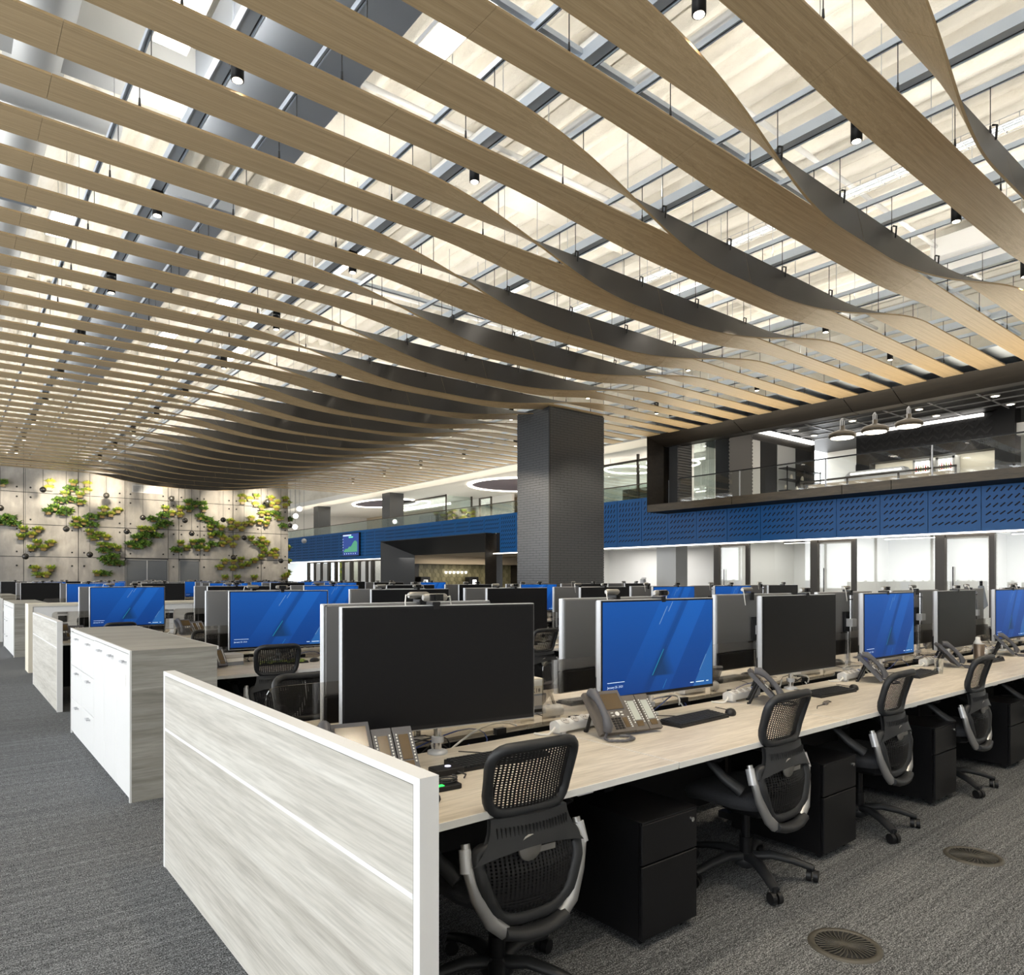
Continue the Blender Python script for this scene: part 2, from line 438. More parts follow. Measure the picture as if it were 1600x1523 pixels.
# end strip of the wall towards the upper floor side
def door(n, x0, x1, leaves, lab):
    d = struct('door_%d' % n, MB().bx(x0, x1, YB - .02, YB, 0, DH), M['door_grey'], label=lab)
    wv = (x1 - x0 - .1) / leaves
    for k in range(leaves):
        a = x0 + .05 + k * wv
        lf = MB().bx(a + .012, a + wv - .012, YB - .05, YB - .02, .01, DH - .06).build('door_leaf', M['door_grey'], d)
        hx = a + wv - .12 if k == 0 else a + .12
        MB().bx(hx - .02, hx + .02, YB - .11, YB - .05, .95, 1.25).build('door_handle', M['silver'], lf)
    MB().bx(x0, x0 + .05, YB - .07, YB, 0, DH).bx(x1 - .05, x1, YB - .07, YB, 0, DH).bx(x0, x1, YB - .07, YB, DH - .05, DH).build('door_frame', M['grille'], d)
    if leaves == 2: MB().bx(x0 + .05 + wv - .02, x0 + .05 + wv + .02, YB - .075, YB - .045, 0, DH - .05).build('meeting_strip', M['silver'], d)
door(1, 5.99, 7.66, 2, 'grey double door in the concrete wall')
door(2, 8.09, 8.97, 1, 'grey single door in the concrete wall')
g0 = on_y(206, 757, YB); g1 = on_y(253, 772, YB)
vg = thing('air_grille', 'grey air grille high on the concrete wall under the baffles', 'air grille', (g0.x, YB - .06, g1.z))
gw = g1.x - g0.x; gh = g0.z - g1.z
MB().bx(0, gw, -.02, .02, 0, gh).build('grille_frame', M['silver'], vg)
for k in range(9): MB().bx(.03, gw - .03, -.035, -.02, .03 + k * (gh - .06) / 9, .03 + (k + .55) * (gh - .06) / 9).build('slat', M['grille'], vg)

# ---- blue band of the upper floor edge
XF = 17.2; BZ0, BZ1 = 2.5, 4.02
band = struct('wall_right', MB().bx(XF + .03, XF + .25, -4.9, 13.9, BZ0 + .02, 3.62).bx(XF + .03, XF + .25, 13.9, 22.5, BZ0 + .02, BZ1).bx(XF + .03, XF + .25, 22.5, 31.5, 3.32, BZ1).bx(XF + .03, XF + .25, 31.5, 46, BZ0 + .02, BZ1), M['kitchen_dark'], label='blue perforated fascia along the upper floor edge')
PW = 1.043
def slots(rows):
    slot = MB()
    for r in range(rows):
        for c in range(7):
            cy = .13 + c * .13; cz = .20 + r * .165
            ang = R(30 + r * 5); l = .058; wd = .013
            d = Vector((0, -math.cos(ang), math.sin(ang))); nn = Vector((0, math.sin(ang), math.cos(ang)))
            o0 = Vector((-.006, cy, cz)); pts = [o0 + d * l + nn * wd, o0 + d * l - nn * wd, o0 - d * l - nn * wd, o0 - d * l + nn * wd]
            slot.loft([pts, [p + Vector((.01, 0, 0)) for p in pts]])
    return slot.mesh('slot_row', M['slot'])
slot_me = {'low': slots(5), 'full': slots(8), 'high': slots(3)}
pan_me = {q: MB().bx(0, .03, .006, PW - .006, 0, hh).mesh('blue_panel', M['blue']) for q, hh in (('low', 1.12), ('full', BZ1 - BZ0), ('high', BZ1 - 3.3))}
for k in range(-9, 38):
    y0 = 5.55 + k * PW
    if y0 < -4.5 or y0 > 45: continue
    q = 'low' if y0 + PW < 14.0 else 'high' if 22.2 < y0 + PW / 2 < 31.5 else 'full'
    p = obj('fascia_panel', pan_me[q], band, (XF, y0, 3.3 if q == 'high' else BZ0))
    so = obj('slot', slot_me[q], p, (0, 0, 0)); so['kind'] = 'stuff'
trim1 = struct('trim_1', MB().bx(XF + .02, XF + .12, -4.5, 22.7, BZ0 - .035, BZ0 - .005).bx(XF + .02, XF + .12, 31.4, 45, BZ0 - .035, BZ0 - .005), M['led'], label='warm white light line under the blue fascia')

# ---- ground floor glazed rooms behind the fascia
rooms_back = struct('wall_rooms', MB().bx(21.4, 21.6, -4, 22.6, 0, 2.7), M['white_matt'], label='white rear wall of the glazed meeting rooms')
struct('ceiling_rooms', MB().bx(XF + .13, 21.6, -4, 22.6, 2.62, 2.72), M['white_matt'], label='white ceiling of the glazed meeting rooms')
XG = XF + .16
def window(n, y0, y1, frost, lab):
    w_ = struct('window_%d' % n, MB().bx(XG - .04, XG + .04, y0, y0 + .035, 0, 2.5), M['bronze'], label=lab)
    if frost:
        pn = MB().bx(XG - .008, XG + .008, y0 + .06, y1 - .03, .02, 2.36).build('glass_leaf', M['glass'], w_)
        MB().cyl((XG - .05, y1 - .16, .9), (XG - .05, y1 - .16, 1.75), .012, n=6).build('pull_handle', M['black_metal'], pn)
    else: MB().bx(XG - .006, XG + .006, y0 + .035, y1, .02, 2.5).build('pane', M['glass'], w_)
    MB().bx(XG - .03, XG + .03, y0, y1, 2.40 if frost else 2.46, 2.5).build('head_rail', M['bronze'], w_)
    return w_
n = 1
yk = 12.15
while yk > -3:
    # thick post, frosted leaf, thin post, clear pane
    pst = struct('trim_%d' % (n + 1), MB().bx(XG - .07, XG + .07, yk, yk + .17, 0, 2.5), M['bronze'], label='dark bronze post between the glazed rooms, %s from the brick column' % ordn(n - 1))
    window(2 * n - 1, yk - .88, yk, True, 'glass door leaf of a meeting room, %s from the brick column' % ordn(n - 1))
    MB().bx(XG - .045, XG + .045, yk - .95, yk - .87, 0, 2.5).build('thin_post', M['bronze'], pst)
    window(2 * n, yk - 2.93 + .17, yk - .95, False, 'clear meeting room pane, %s from the brick column' % ordn(n - 1))
    struct('wall_partition_%d' % n, MB().bx(XG + .1, 21.4, yk + .04, yk + .12, 0, 2.62), M['white_matt'], label='white partition between meeting rooms, %s from the brick column' % ordn(n - 1))
    for q in (0, 1):
        lx = 18.4 + q * 1.5
        lt = thing('linear_lamp', 'slim %s ceiling lamp of the %s meeting room from the brick column' % (('outer', 'inner')[q], ordn(n - 1)), 'lamp', (lx, yk - 1.5, 2.55), 0, 'linear lamps in the meeting rooms')
        MB().bx(-.04, .04, -1.0, 1.0, 0, .06).build('housing', M['bronze'], lt)
        MB().bx(-.035, .035, -.98, .98, -.012, 0).build('diffuser', M['led'], lt)
    area('room_light', (19.4, yk - 1.4, 2.55), (0, 0, 0), 2.6, 1.8, 30, (1, .97, .93))
    n += 1; yk -= 2.93
# bright lobby between the column and the first post
area('room_light', (19.4, 17.5, 2.55), (0, 0, 0), 3, 3, 70, (1, .97, .93))
c0 = on_x(1026, 880, 18.6); c1 = on_x(1056, 880, 18.6)
struct('wall_pier', MB().bx(18.6, 19.2, c1.y, c0.y, 0, 2.62), M['duct_light'], label='pale grey pier inside the bright lobby')
struct('wall_lobby', MB().bx(XG + .1, 21.4, 20.3, 20.4, 0, 2.62), M['white_matt'], label='white side wall of the bright lobby')
dv = thing('wall_dispenser', 'small white dispenser on the lobby wall', 'dispenser', (18.0, 15.55, 1.2))
MB().rbx(0, .02, -.1, .1, 0, .32, .006).build('plate', M['white'], dv); MB().rbx(-.09, 0, -.08, .08, .05, .27, .02).build('case', M['silver'], dv)
# accessories stuck to the room glazing: marker clip and banner
f0 = on_x(1533, 915, XG - .05)
bn = thing('pennant', 'small grey folded pennant hanging on the meeting room glass', 'pennant', (XG - .05, f0.y, f0.z))
MB().prism([(-.05, .0), (.05, 0), (.14, -.42), (.0, -.55), (-.13, -.42)], -.01, .01, 'x').build('cloth', M['book'], bn)
MB().cyl((0, 0, 0), (0, 0, .1), .03, n=8).build('hook', M['black'], bn)
f0 = on_x(1197, 905, 21.3)
sq = thing('wall_poster', 'narrow orange and white notice on the meeting room rear wall', 'notice', (21.38, f0.y, f0.z - .3))
MB().bx(-.02, 0, -.1, .1, 0, .75).build('sheet', M['paper'], sq); MB().bx(-.025, -.02, -.07, .02, .1, .6).build('print', mat('orange_print', (.7, .14, .03), .6), sq)

# ---- dark portal with the pantry behind
PY0, PY1, PZ = 22.75, 31.35, 3.28
XP = 16.85; XI = 18.2; IY0, IY1, IZ = 23.35, 30.4, 2.62
pt = struct('trim_portal', MB().quad((XP, PY1, 0), (XP, PY1, PZ), (XI, IY1, IZ), (XI, IY1, 0)).bx(XP, XI, PY1, PY1 + .04, 0, PZ), M['portal'], label='dark splayed portal of the pantry')
MB().quad((XP, PY0, PZ), (XP, PY1, PZ), (XI, IY1, IZ), (XI, IY0, IZ)).bx(XP, XF + .2, PY0, PY1, PZ, PZ + .03).build('portal_head', M['portal'], pt)
MB().quad((XP, PY0, 0), (XP, PY0, PZ), (XI, IY0, IZ), (XI, IY0, 0)).bx(XP, XF + .2, PY0 - .03, PY0, 0, PZ).build('portal_jamb', M['frame_brown'], pt)
YT = 32.6
ptw = struct('wall_pantry', MB().bx(18.25, 26, YT, YT + .2, 0, 2.9), M['olive2'], label='olive hexagon-tiled pantry wall')
mb = MB(); s_ = .15
xt0 = on_y(654, 890, YT).x
for i in range(0, 26):
    for j in range(0, 11):
        xx = xt0 + .15 + i * s_ * 1.75 + (j % 2) * s_ * .87; zz = .75 + j * s_ * 1.52
        if zz > 2.3: continue
        mb.loft([[(xx + s_ * .92 * math.sin(R(60 * q)), YT - y_, zz + s_ * .92 * math.cos(R(60 * q))) for q in range(6)] for y_ in (0, .02)], (i * 7 + j * 3) % 2)
tag(mb.build('hexagon_tile', [M['olive'], M['olive2']], ptw), kind='stuff')
MB().bx(18.25, xt0, YT - .03, YT, 0, 2.3).build('brown_panel', M['frame_brown'], ptw)
struct('ceiling_pantry', MB().bx(18.25, 26, 22.5, YT, 2.68, 2.78), M['beige'], label='beige ceiling of the pantry')
struct('trim_pantry', MB().bx(18.25, 26, YT - .7, YT, 2.25, 2.68), M['beige'], label='beige soffit in front of the pantry tiles')
struct('wall_pantry_right', MB().bx(26, 26.2, 22.5, YT, 0, 2.78), M['frame_brown'], label='brown right wall of the pantry')
area('pantry_light', (22, 29.5, 2.6), (0, 0, 0), 5, 4, 110, (1, .9, .75))
for k in range(6):
    c_ = on_y(697 + k * 6.2, 896, YT - .12)
    o = thing('wall_cup', 'small white wall lamp on the pantry tiles, %s from the left' % ordn(k), 'lamp', c_, 0, 'white lamps on the pantry tiles')
    MB().lathe([(.05, 0), (.075, .12)], (0, 0, 0), 10).build('shade', M['led_soft'], o); MB().cyl((0, .02, .1), (0, .13, .1), .015, n=6).build('arm', M['black'], o)
for k, px_ in enumerate((662, 738)):
    c_ = on_y(px_, 900, YT - .5)
    o = thing('coffee_machine', 'dark coffee machine at the %s end of the pantry' % ('left', 'right')[k], 'coffee machine', (c_.x, YT - .45, .95))
    MB().rbx(-.3, .3, -.25, .25, 0, .62, .03).build('case', M['black'], o); MB().bx(-.12, .12, -.27, -.25, .2, .45).build('screen', M['led_soft'], o)
    MB().bx(-.4, .4, -.3, .4, -.95, 0).build('base_unit', M['frame_brown'], o)

# ---- glazed shop-front strip beyond the portal
mp = [481, 491.5, 502, 513, 524, 536, 548, 561, 572.7, 581, 594]
yy_ = [on_x(p, 890, XG).y for p in mp]
ext = struct('wall_front_strip', MB().bx(XG + .9, XG + 1.0, 31.4, 38.8, 0, 2.6), M['white_matt'], label='pale panels behind the far glazing strip')
struct('window_far', MB().bx(XG + 1.5, XG + 1.6, 38.8, 46, 0, 2.6), emis('daylight', (.85, .93, 1), 1.7), label='bright daylight window at the far end')
for k in range(len(yy_) - 1):
    a, b_ = yy_[k + 1], yy_[k]
    w_ = struct('window_strip_%d' % (k + 1), MB().bx(XG - .07, XG + .07, b_ - .22, b_, 0, 2.46), M['bronze'], label='glazing bay beyond the portal, %s from the far end' % ordn(k))
    if k == 4:
        mb = MB()
        for q in range(60):
            c = Vector((XG + .2, a + .1 + random.random() * (b_ - a - .3), random.random() * 2.3)); mb.add([c + Vector((random.uniform(-.1, .1), random.uniform(-.16, .16), random.uniform(-.16, .16))) for _ in range(3)], [(0, 1, 2)])
        MB().bx(XG + .25, XG + .3, a, b_, 0, 2.46).build('panel', M['leaf1'], w_)
        tag(mb.build('ivy_leaf', M['leaf2'], w_), kind='stuff')
    elif k % 3 != 0: MB().bx(XG + .0, XG + .03, a + .1, b_ - .22, .02, 2.36).build('panel', M['frost'], w_)
    else: MB().bx(XG - .006, XG + .006, a, b_ - .22, 0, 2.46).build('pane', M['glass'], w_)
    MB().bx(XG - .05, XG + .05, a, b_, 2.38, 2.46).build('head_rail', M['bronze'], w_)
area('strip_light', (XG + .5, 37, 2.5), (0, 0, 0), .6, 14, 60, (1, .95, .88))

# ---- upper floor: slab, ceiling, rear walls
struct('floor_upper', MB().bx(18.3, 27, -4.9, 46, 2.95, 3.1), M['white_matt'], label='upper floor slab behind the blue fascia')
ZU = 5.76
cu = struct('ceiling_upper', MB().bx(16.75, 24.0, 14.05, 46, ZU, ZU + .25), M['white_matt'], label='white ceiling of the upper floor lounge')
struct('wall_upper', MB().bx(23.6, 23.8, 14, 46, 3.1, ZU), M['beige'], label='beige rear wall of the upper floor lounge')
area('lounge_light', (19.8, 30, 5.6), (0, 0, 0), 3, 28, 220, (1, .93, .84))
area('lounge_up', (19.0, 30, 4.2), (R(180), 0, 0), 2.5, 30, 40, (1, .95, .88))
# round light coves
def cove(cx, cy, rx, ry, lab):
    o = thing('ceiling_cove', lab, 'ceiling light', (cx, cy, ZU))
    n = 40
    def el(k, z): return [(rx * k * math.cos(2 * math.pi * i / n), ry * k * math.sin(2 * math.pi * i / n), z) for i in range(n)]
    MB().add(el(.96, -.012), [tuple(range(n))]).build('recess', M['violet'], o)
    MB().loft([el(1.03, -.014), el(.95, -.014), el(.95, -.05), el(1.03, -.05), el(1.03, -.014)], caps=False).build('light_ring', M['led'], o)
r0 = on_z(712, 757, ZU)
cove(20.6, 25.0, 2.4, 2.4, 'large round light cove with violet recess beside the brick column')
cove(19.6, 36.0, 1.5, 2.6, 'small oval light cove over the far lounge')
# chandelier of glowing globes
ch = thing('chandelier', 'chandelier of small glowing amber globes under the large cove', 'chandelier', (20.5, 24.1, 5.1))
MB().cyl((0, 0, .1), (0, 0, .63), .012, n=6).build('stem', M['pot'], ch)
for k in range(7):
    a = k * 2.4; rr = .35 + .35 * (k % 3) / 2
    p = Vector((rr * math.cos(a), rr * math.sin(a), -.05 + .12 * (k % 2)))
    MB().tube([(0, 0, .15), p], .008, 5).build('arm', M['pot'], ch)
    MB().lathe([(.0, -.07), (.06, -.04), (.07, 0), (.05, .05), (0, .07)], p, 10).build('globe', emis('amber_globe', (1, .72, .35), 7) if k == 0 else bpy.data.materials['amber_globe'], ch)
# glass balustrade panes along the upper edge beyond the timber frame
k = 0; yy = 14.1
while yy < 45:
    gp = tag(MB().bx(XF + .1, XF + .115, yy + .01, yy + 1.5 - .01, BZ1 - .1, 4.47).build('balustrade_pane', M['glass_green']), 'glass balustrade pane on the blue fascia, %s from the timber frame' % ordn(k), 'glass pane', 'balustrade panes of the upper floor')
    MB().bx(XF + .09, XF + .125, yy, yy + 1.5, 4.47, 4.5).build('cap_rail', M['bronze'], gp)
    k += 1; yy += 1.5
# upper floor piers
for k, (c0, ce, fe) in enumerate(((609, 597, 628), (497, 490, 514))):
    a = on_x(c0, 780, XF + .15); b_ = on_x(ce, 780, XF + .15); e = on_y(fe, 780, a.y)
    struct('wall_pier_%d' % (k + 1), MB().bx(XF + .15, e.x + .1, a.y, b_.y, BZ1 - .9, ZU), M['brick'], label='dark brick pier on the upper floor, %s' % ('nearer one', 'farther one')[k])
# lounge rooms: glass box, dark door, tall glass screen
ga = on_x(697, 800, 20.0); gb = on_x(628, 800, 20.0)
gx = thing('glass_room', 'glass meeting box on the upper floor with bronze frame', 'glass room', (20.0, ga.y, 3.1))
gl = gb.y - ga.y + 1
for q in range(4): MB().bx(-.005, .005, q * gl / 4 + .02, (q + 1) * gl / 4 - .02, 0, ZU - 3.15).build('pane', M['glass_green'], gx)
MB().bx(.0, 1.6, -.01, .01, 0, ZU - 3.15).build('side_pane', M['glass_green'], gx)
MB().bx(-.03, .03, -.03, .03, 0, ZU - 3.1).bx(-.03, .03, 0, gl, ZU - 3.2, ZU - 3.12).bx(1.55, 1.62, -.04, .04, 0, ZU - 3.1).build('frame', M['bronze'], gx)
MB().bx(1.7, 1.75, 0, gl, 0, 2.0).build('rear_screen', M['kitchen_dark'], gx)
MB().bx(.4, .5, .3, gl - .3, 2.2, 2.3).build('light_bar', M['led'], gx)
d0 = on_x(741, 800, 22.4); d1 = on_x(703, 800, 22.4)
dd = thing('upper_door', 'dark double door on the white upper floor wall', 'door', (22.4, d0.y, 3.1)); dw = d1.y - d0.y
MB().bx(-.03, .03, 0, dw, 0, 2.1).build('leaf', M['frame_brown'], dd); MB().bx(-.06, .04, -.08, 0, 0, 2.2).bx(-.06, .04, dw, dw + .08, 0, 2.2).bx(-.06, .04, -.08, dw + .08, 2.1, 2.2).build('frame', M['bronze'], dd)
struct('wall_upper_inner', MB().bx(22.45, 22.6, d0.y - 3.2, d1.y + .8, 3.1, ZU), M['white_matt'], label='white inner wall of the upper floor')
d0 = on_x(768, 800, 21.0); d1 = on_x(749, 800, 21.0)
sg = thing('glass_screen', 'tall framed glass screen on the upper floor beside the brick column', 'glass screen', (21.0, d0.y, 3.1)); dw = d1.y - d0.y
MB().bx(-.008, .008, .05, dw - .05, .05, 2.35).build('pane', M['glass_green'], sg)
MB().bx(-.04, .04, 0, .06, 0, 2.4).bx(-.04, .04, dw - .06, dw, 0, 2.4).bx(-.04, .04, 0, dw, 2.34, 2.4).build('frame', M['bronze'], sg)
# glazed office right of the column
struct('wall_upper_right', MB().bx(21.5, 21.7, 14.05, 22.0, 3.1, ZU), M['white_matt'], label='white rear wall of the upper glazed office')
for q in range(3):
    gp = thing('office_glazing', 'upper office glass pane with dark mullion, %s from the timber frame' % ordn(q), 'glass pane', (18.4, 14.2 + q * 1.9, 3.1), 0, 'upper office glazing')
    MB().bx(-.006, .006, .06, 1.88, 0, 2.35).build('pane', M['glass_green'], gp); MB().bx(-.04, .04, 0, .07, 0, 2.6).bx(-.04, .04, 0, 1.9, 2.35, 2.42).build('mullion', M['bronze'], gp)
for q, (cx, cy) in enumerate(((19.6, 17.6), (19.6, 15.6))):
    n_ = 30; o = thing('oval_lamp', 'slim oval ring lamp in the upper office, %s one' % ('left', 'right')[q], 'lamp', (cx, cy, 5.45))
    MB().tube([(1.0 * math.cos(2 * math.pi * i / n_), .8 * math.sin(2 * math.pi * i / n_), 0) for i in range(n_)], .035, 6, closed=True).build('ring', M['led'], o)
    for a in (0, math.pi): MB().cyl((math.cos(a), 0, .03), (math.cos(a), 0, .3), .006, n=5).build('wire', M['wire_grey'], o)
o = thing('office_cabinet', 'dark louvred cabinet behind the upper office glass', 'cabinet', (19.0, 15.9, 3.1))
MB().bx(0, .4, 0, 1.5, 0, 1.55).build('body', M['frame_brown'], o)
for q in range(7): MB().bx(-.02, 0, .08, 1.42, .9 + q * .09, .95 + q * .09).build('louvre', M['bronze'], o)

# ---- timber picture frame box around the upper kitchen
FX = 16.3; FY = 13.95; FZ0, FZ1 = 3.45, 5.70; IX = 16.85; IYf = 13.77; IZ1 = 5.43; IZ0 = 3.66; YE = -4.5
tf = struct('trim_frame', MB().quad((FX, FY, FZ0), (FX, FY, FZ1), (IX, IYf, IZ1), (IX, IYf, IZ0 + .05)).quad((FX, FY, FZ0), (FX, FY, FZ1), (IX + .4, FY + .02, FZ1), (IX + .4, FY + .02, FZ0)).quad((IX, IYf, IZ0), (IX, IYf, IZ1), (IX + .35, IYf, IZ1), (IX + .35, IYf, IZ0)), M['frame_brown'], label='dark bronze timber box frame around the upper kitchen')
segs = [FY, 11.05, 8.1, 7.0, 4.1, 1.2, -1.7, YE]
for k in range(len(segs) - 1):
    a, b_ = segs[k + 1] + .008, segs[k] - .008
    bi = min(b_, IYf)
    MB().quad((FX, a, FZ1), (FX, b_, FZ1), (IX, bi, IZ1), (IX, a, IZ1)).quad((IX, a, IZ1), (IX, bi, IZ1), (IX + .35, bi, IZ1), (IX + .35, a, IZ1)).build('head_board', M['frame_brown'], tf)
    MB().bx(FX, FX + .06, a, b_, FZ0, IZ0).bx(FX + .06, IX + .35, a, b_, IZ0 - .04, IZ0).build('sill_board', wood('sill_timber_lit', (.05, .037, .02), (.075, .056, .031), (.10, .075, .042), (3, .4, 4), 3, .4) if k == 0 else bpy.data.materials['sill_timber_lit'], tf)  # sill timber coloured lighter than the head, standing in for light on it
MB().bx(FX + .04, XF, YE, FY - .02, FZ0, FZ0 + .05).build('soffit_board', M['black_matt'], tf)
k = 0; yy = IYf
while yy > -3:
    gp = tag(MB().bx(IX + .22, IX + .235, yy - 2.42, yy - .01, IZ0, 4.44).build('balustrade_pane', M['glass']), 'glass balustrade pane inside the timber frame, %s from its left jamb' % ordn(k), 'glass pane', 'balustrade panes inside the timber frame')
    MB().bx(IX + .21, IX + .245, yy - 2.43, yy, 4.44, 4.47).build('cap_rail', M['black_metal'], gp)
    MB().bx(IX + .215, IX + .24, yy - .035, yy - .005, IZ0, 4.44).build('joint', M['silver'], gp)
    k += 1; yy -= 2.43
# kitchen interior
ZK = 6.4
ck = struct('ceiling_kitchen', MB().bx(IX + .35, 27, -4.9, 14.05, ZK, ZK + .2), M['kitchen_dark'], label='black gridded ceiling of the upper kitchen')
mb = MB()
for yy in [1.0 + 1.2 * i for i in range(11)]: mb.bx(17.3, 24, yy, yy + .03, ZK - .03, ZK)
for xx in [18 + .75 * i for i in range(9)]: mb.bx(xx, xx + .03, -4, 13, ZK - .03, ZK)
mb.build('ceiling_grid', M['silver'], ck)
MB().bx(IX + .3, IX + .4, -4.9, 14.05, IZ1, ZK).build('frame_back', M['kitchen_dark'], ck)
def downlight(px_, py_, lab):
    p = on_z(px_, py_, ZK)
    o = thing('downlight', lab, 'downlight', (p.x, p.y, ZK - .035), 0, 'kitchen downlights')
    MB().lathe([(.12, 0), (.12, .03)], (0, 0, 0), 14).build('rim', M['white'], o)
    MB().lathe([(.09, -.006), (.09, 0)], (0, 0, 0), 12).build('lens', M['lamp_face'], o)
for px_, py_, w_ in ((1436, 638, 'above the right pendant'), (1463, 648, 'right of the three pendants'), (1555, 617, 'near the black pillar'), (1579, 630, 'right of the black pillar'), (1243, 671, 'above the shelf alcove'), (1272, 679, 'right of the shelf alcove'), (1332, 656, 'left of the middle pendant')):
    downlight(px_, py_, 'square recessed downlight ' + w_)
area('kitchen_light', (20.5, 7.5, 6.3), (0, 0, 0), 4, 9, 120, (1, .92, .8))
area('kitchen_up', (19.5, 7.5, 4.0), (R(180), 0, 0), 1.5, 9, 8, (1, .92, .8))
# rear bulkhead with lit niche
KX = 24.0; b0 = on_x(1338, 680, KX); b1 = on_x(1556, 680, KX)
kb = struct('wall_kitchen', MB().bx(KX, KX + .4, b1.y, b0.y, 5.3, ZK), M['kitchen_dark'], label='black herringbone bulkhead over the kitchen counter')
# herringbone relief on it
mb = MB()
for i in range(-1, 60):
    for j in range(8):
        yy = b1.y + i * .16; zz = 5.45 + j * .2
        if not (b1.y + .1 < yy < b0.y - .1) or zz > ZK - .15: continue
        sgn = 1 if i % 2 else -1
        mt = Matrix.Translation((KX - .004, yy, zz)) @ Matrix.Rotation(sgn * R(45), 4, 'X')
        mb.bxm(mt, .012, .05, .2)
tag(mb.build('herringbone_tile', mat('slate_tile', (.012, .012, .013), .4, spec=.35), kb), kind='stuff')
MB().bx(KX - .12, KX, b1.y + .3, b0.y, 6.28, 6.36).build('light_cove', M['led_soft'], kb)
MB().bx(KX + .38, KX + .42, b1.y, b0.y, 3.1, 5.35).build('niche_back', M['cream'], kb)
MB().bx(KX - .1, KX + .42, b1.y - .5, b1.y, 3.1, ZK).build('pillar', M['kitchen_dark'], kb)
MB().bx(KX - .05, KX + .42, b0.y - .45, b0.y, 3.1, 5.3).build('pillar', M['kitchen_dark'], kb)
area('niche_light', (KX + .1, (b0.y + b1.y) / 2, 5.28), (0, R(-15), 0), .3, 5.5, 16, (1, .95, .85))
struct('wall_kitchen_side', MB().bx(27.0, 27.2, -4, 14, 3.1, ZK), M['white_matt'], label='white far wall of the upper kitchen')
struct('trim_kitchen', MB().bx(KX + .05, KX + .3, -4, b1.y - .5, 5.6, 5.95), M['white_matt'], label='white bulkhead right of the black pillar')
fr = [(1427, 1456), (1463, 1492)]
for k, (p0, p1) in enumerate(fr):
    a = on_x(p1, 730, KX - .05); b_ = on_x(p0, 730, KX - .05)
    o = thing('drinks_fridge', 'lit glass-door drinks fridge, %s of two' % ('left', 'right')[k], 'fridge', (KX - .05, a.y, 3.1)); fw = b_.y - a.y
    MB().bx(.0, .4, 0, fw, 0, 2.14).build('case', M['white'], o)
    dr = MB().bx(-.03, 0, 0, .06, .1, 2.12).bx(-.03, 0, fw - .06, fw, .1, 2.12).bx(-.03, 0, 0, fw, 2.05, 2.12).bx(-.03, 0, 0, fw, .1, .18).build('door', M['white'], o)
    MB().bx(-.018, -.012, .06, fw - .06, .18, 2.05).build('pane', M['glass'], dr)
    MB().bx(-.006, -.002, .06, fw - .06, .18, 2.05).build('lit_back', M['led_soft'], o)
    for s2 in range(5):
        z2 = .50 + s2 * .31
        MB().bx(-.012, .0, .06, fw - .06, z2 - .02, z2).build('shelf', M['silver'], o)
        for q in range(6):
            MB().lathe([(.028, 0), (.03, .1), (.012, .15), (.012, .2)], (-.03 + .0, .1 + q * (fw - .2) / 5, z2), 7).build('bottle', [M['pot'], M['red_led'], M['cream'], M['leaf2']][(q + s2 + k) % 4], o)
ct = thing('kitchen_counter', 'long kitchen counter with steel machine under the lit niche', 'counter', (KX - 1.2, b1.y + .6, 3.1))
MB().bx(0, .6, 0, 4.2, 0, 1.3).build('base', M['cream'], ct); MB().bx(-.05, .65, -.1, 4.3, 1.3, 1.36).build('worktop', M['frame_brown'], ct)
cm = thing('espresso_machine', 'long steel espresso machine on the kitchen counter', 'coffee machine', (KX - .95, b1.y + 2.0, 4.46))
MB().prism([(0, 0), (1.9, 0), (1.9, .32), (1.75, .46), (.1, .46), (0, .3)], -.2, .2, 'x').build('body', M['silver'], cm)
MB().bx(-.22, -.2, .15, 1.7, .36, .4).build('light_bar', M['led'], cm)
# counter rail in front of the balustrade
rl = thing('kitchen_handrail', 'low bronze guard rail behind the kitchen balustrade', 'rail', (20.0, 7.0, 3.1))
MB().bx(-.03, .03, 0, 4.2, 1.22, 1.27).build('rail', M['bronze'], rl)
for q in range(4): MB().bx(-.02, .02, q * 1.38, q * 1.38 + .04, 0, 1.22).build('post', M['bronze'], rl)
MB().bx(.1, .6, .2, 4.0, 0, 1.16).build('counter_front', M['beige'], rl)
# side wall (parallel to the baffles) with shelf alcove, and herringbone pier
YS = 13.0
ws = struct('wall_alcove', MB().bx(20.2, 24.2, YS, YS + .2, 3.1, ZK), M['frame_brown'], label='brown alcove wall with shelving in the upper kitchen')
MB().bx(20.25, 24.0, YS - .1, YS, 6.2, 6.32).build('light_cove', M['led_soft'], ws)
for q, (a, b_, mm) in enumerate(((1174, 1187, 'frost'), (1188, 1212, 'black_matt'), (1214, 1242, 'duct_light'), (1243, 1267, 'black_matt'))):
    x0 = on_y(a, 740, YS).x; x1 = on_y(b_, 740, YS).x
    MB().bx(x0, x1, YS - .02, YS, 3.1, 5.95).build('panel', M[mm], ws)
x0 = on_y(1213, 740, YS).x; x1 = on_y(1266, 740, YS).x
sh = thing('metal_shelf', 'dark metal shelf unit with small ornaments in the alcove', 'shelf', (x0, YS - .4, 3.1))
for q in range(5): MB().bx(0, x1 - x0, 0, .32, .55 + q * .37, .58 + q * .37).build('shelf', M['black_metal'], sh)
for q in range(3): MB().bx(q * (x1 - x0 - .04) / 2, q * (x1 - x0 - .04) / 2 + .03, 0, .03, 0, 2.1).build('upright', M['black_metal'], sh)
for q in range(5):
    o = thing('ornament', 'small pale ornament on the alcove shelf, %s from the left' % ordn(q), 'ornament', (x0 + .15 + q * .35, YS - .25, 3.1 + .58 + .37 * (2 + q % 2)), 0, 'ornaments on the alcove shelf')
    MB().lathe([(.03, 0), (.06, .05), (.05, .12), (.02, .18)], (0, 0, 0), 8).build('vase', M['cream'], o)
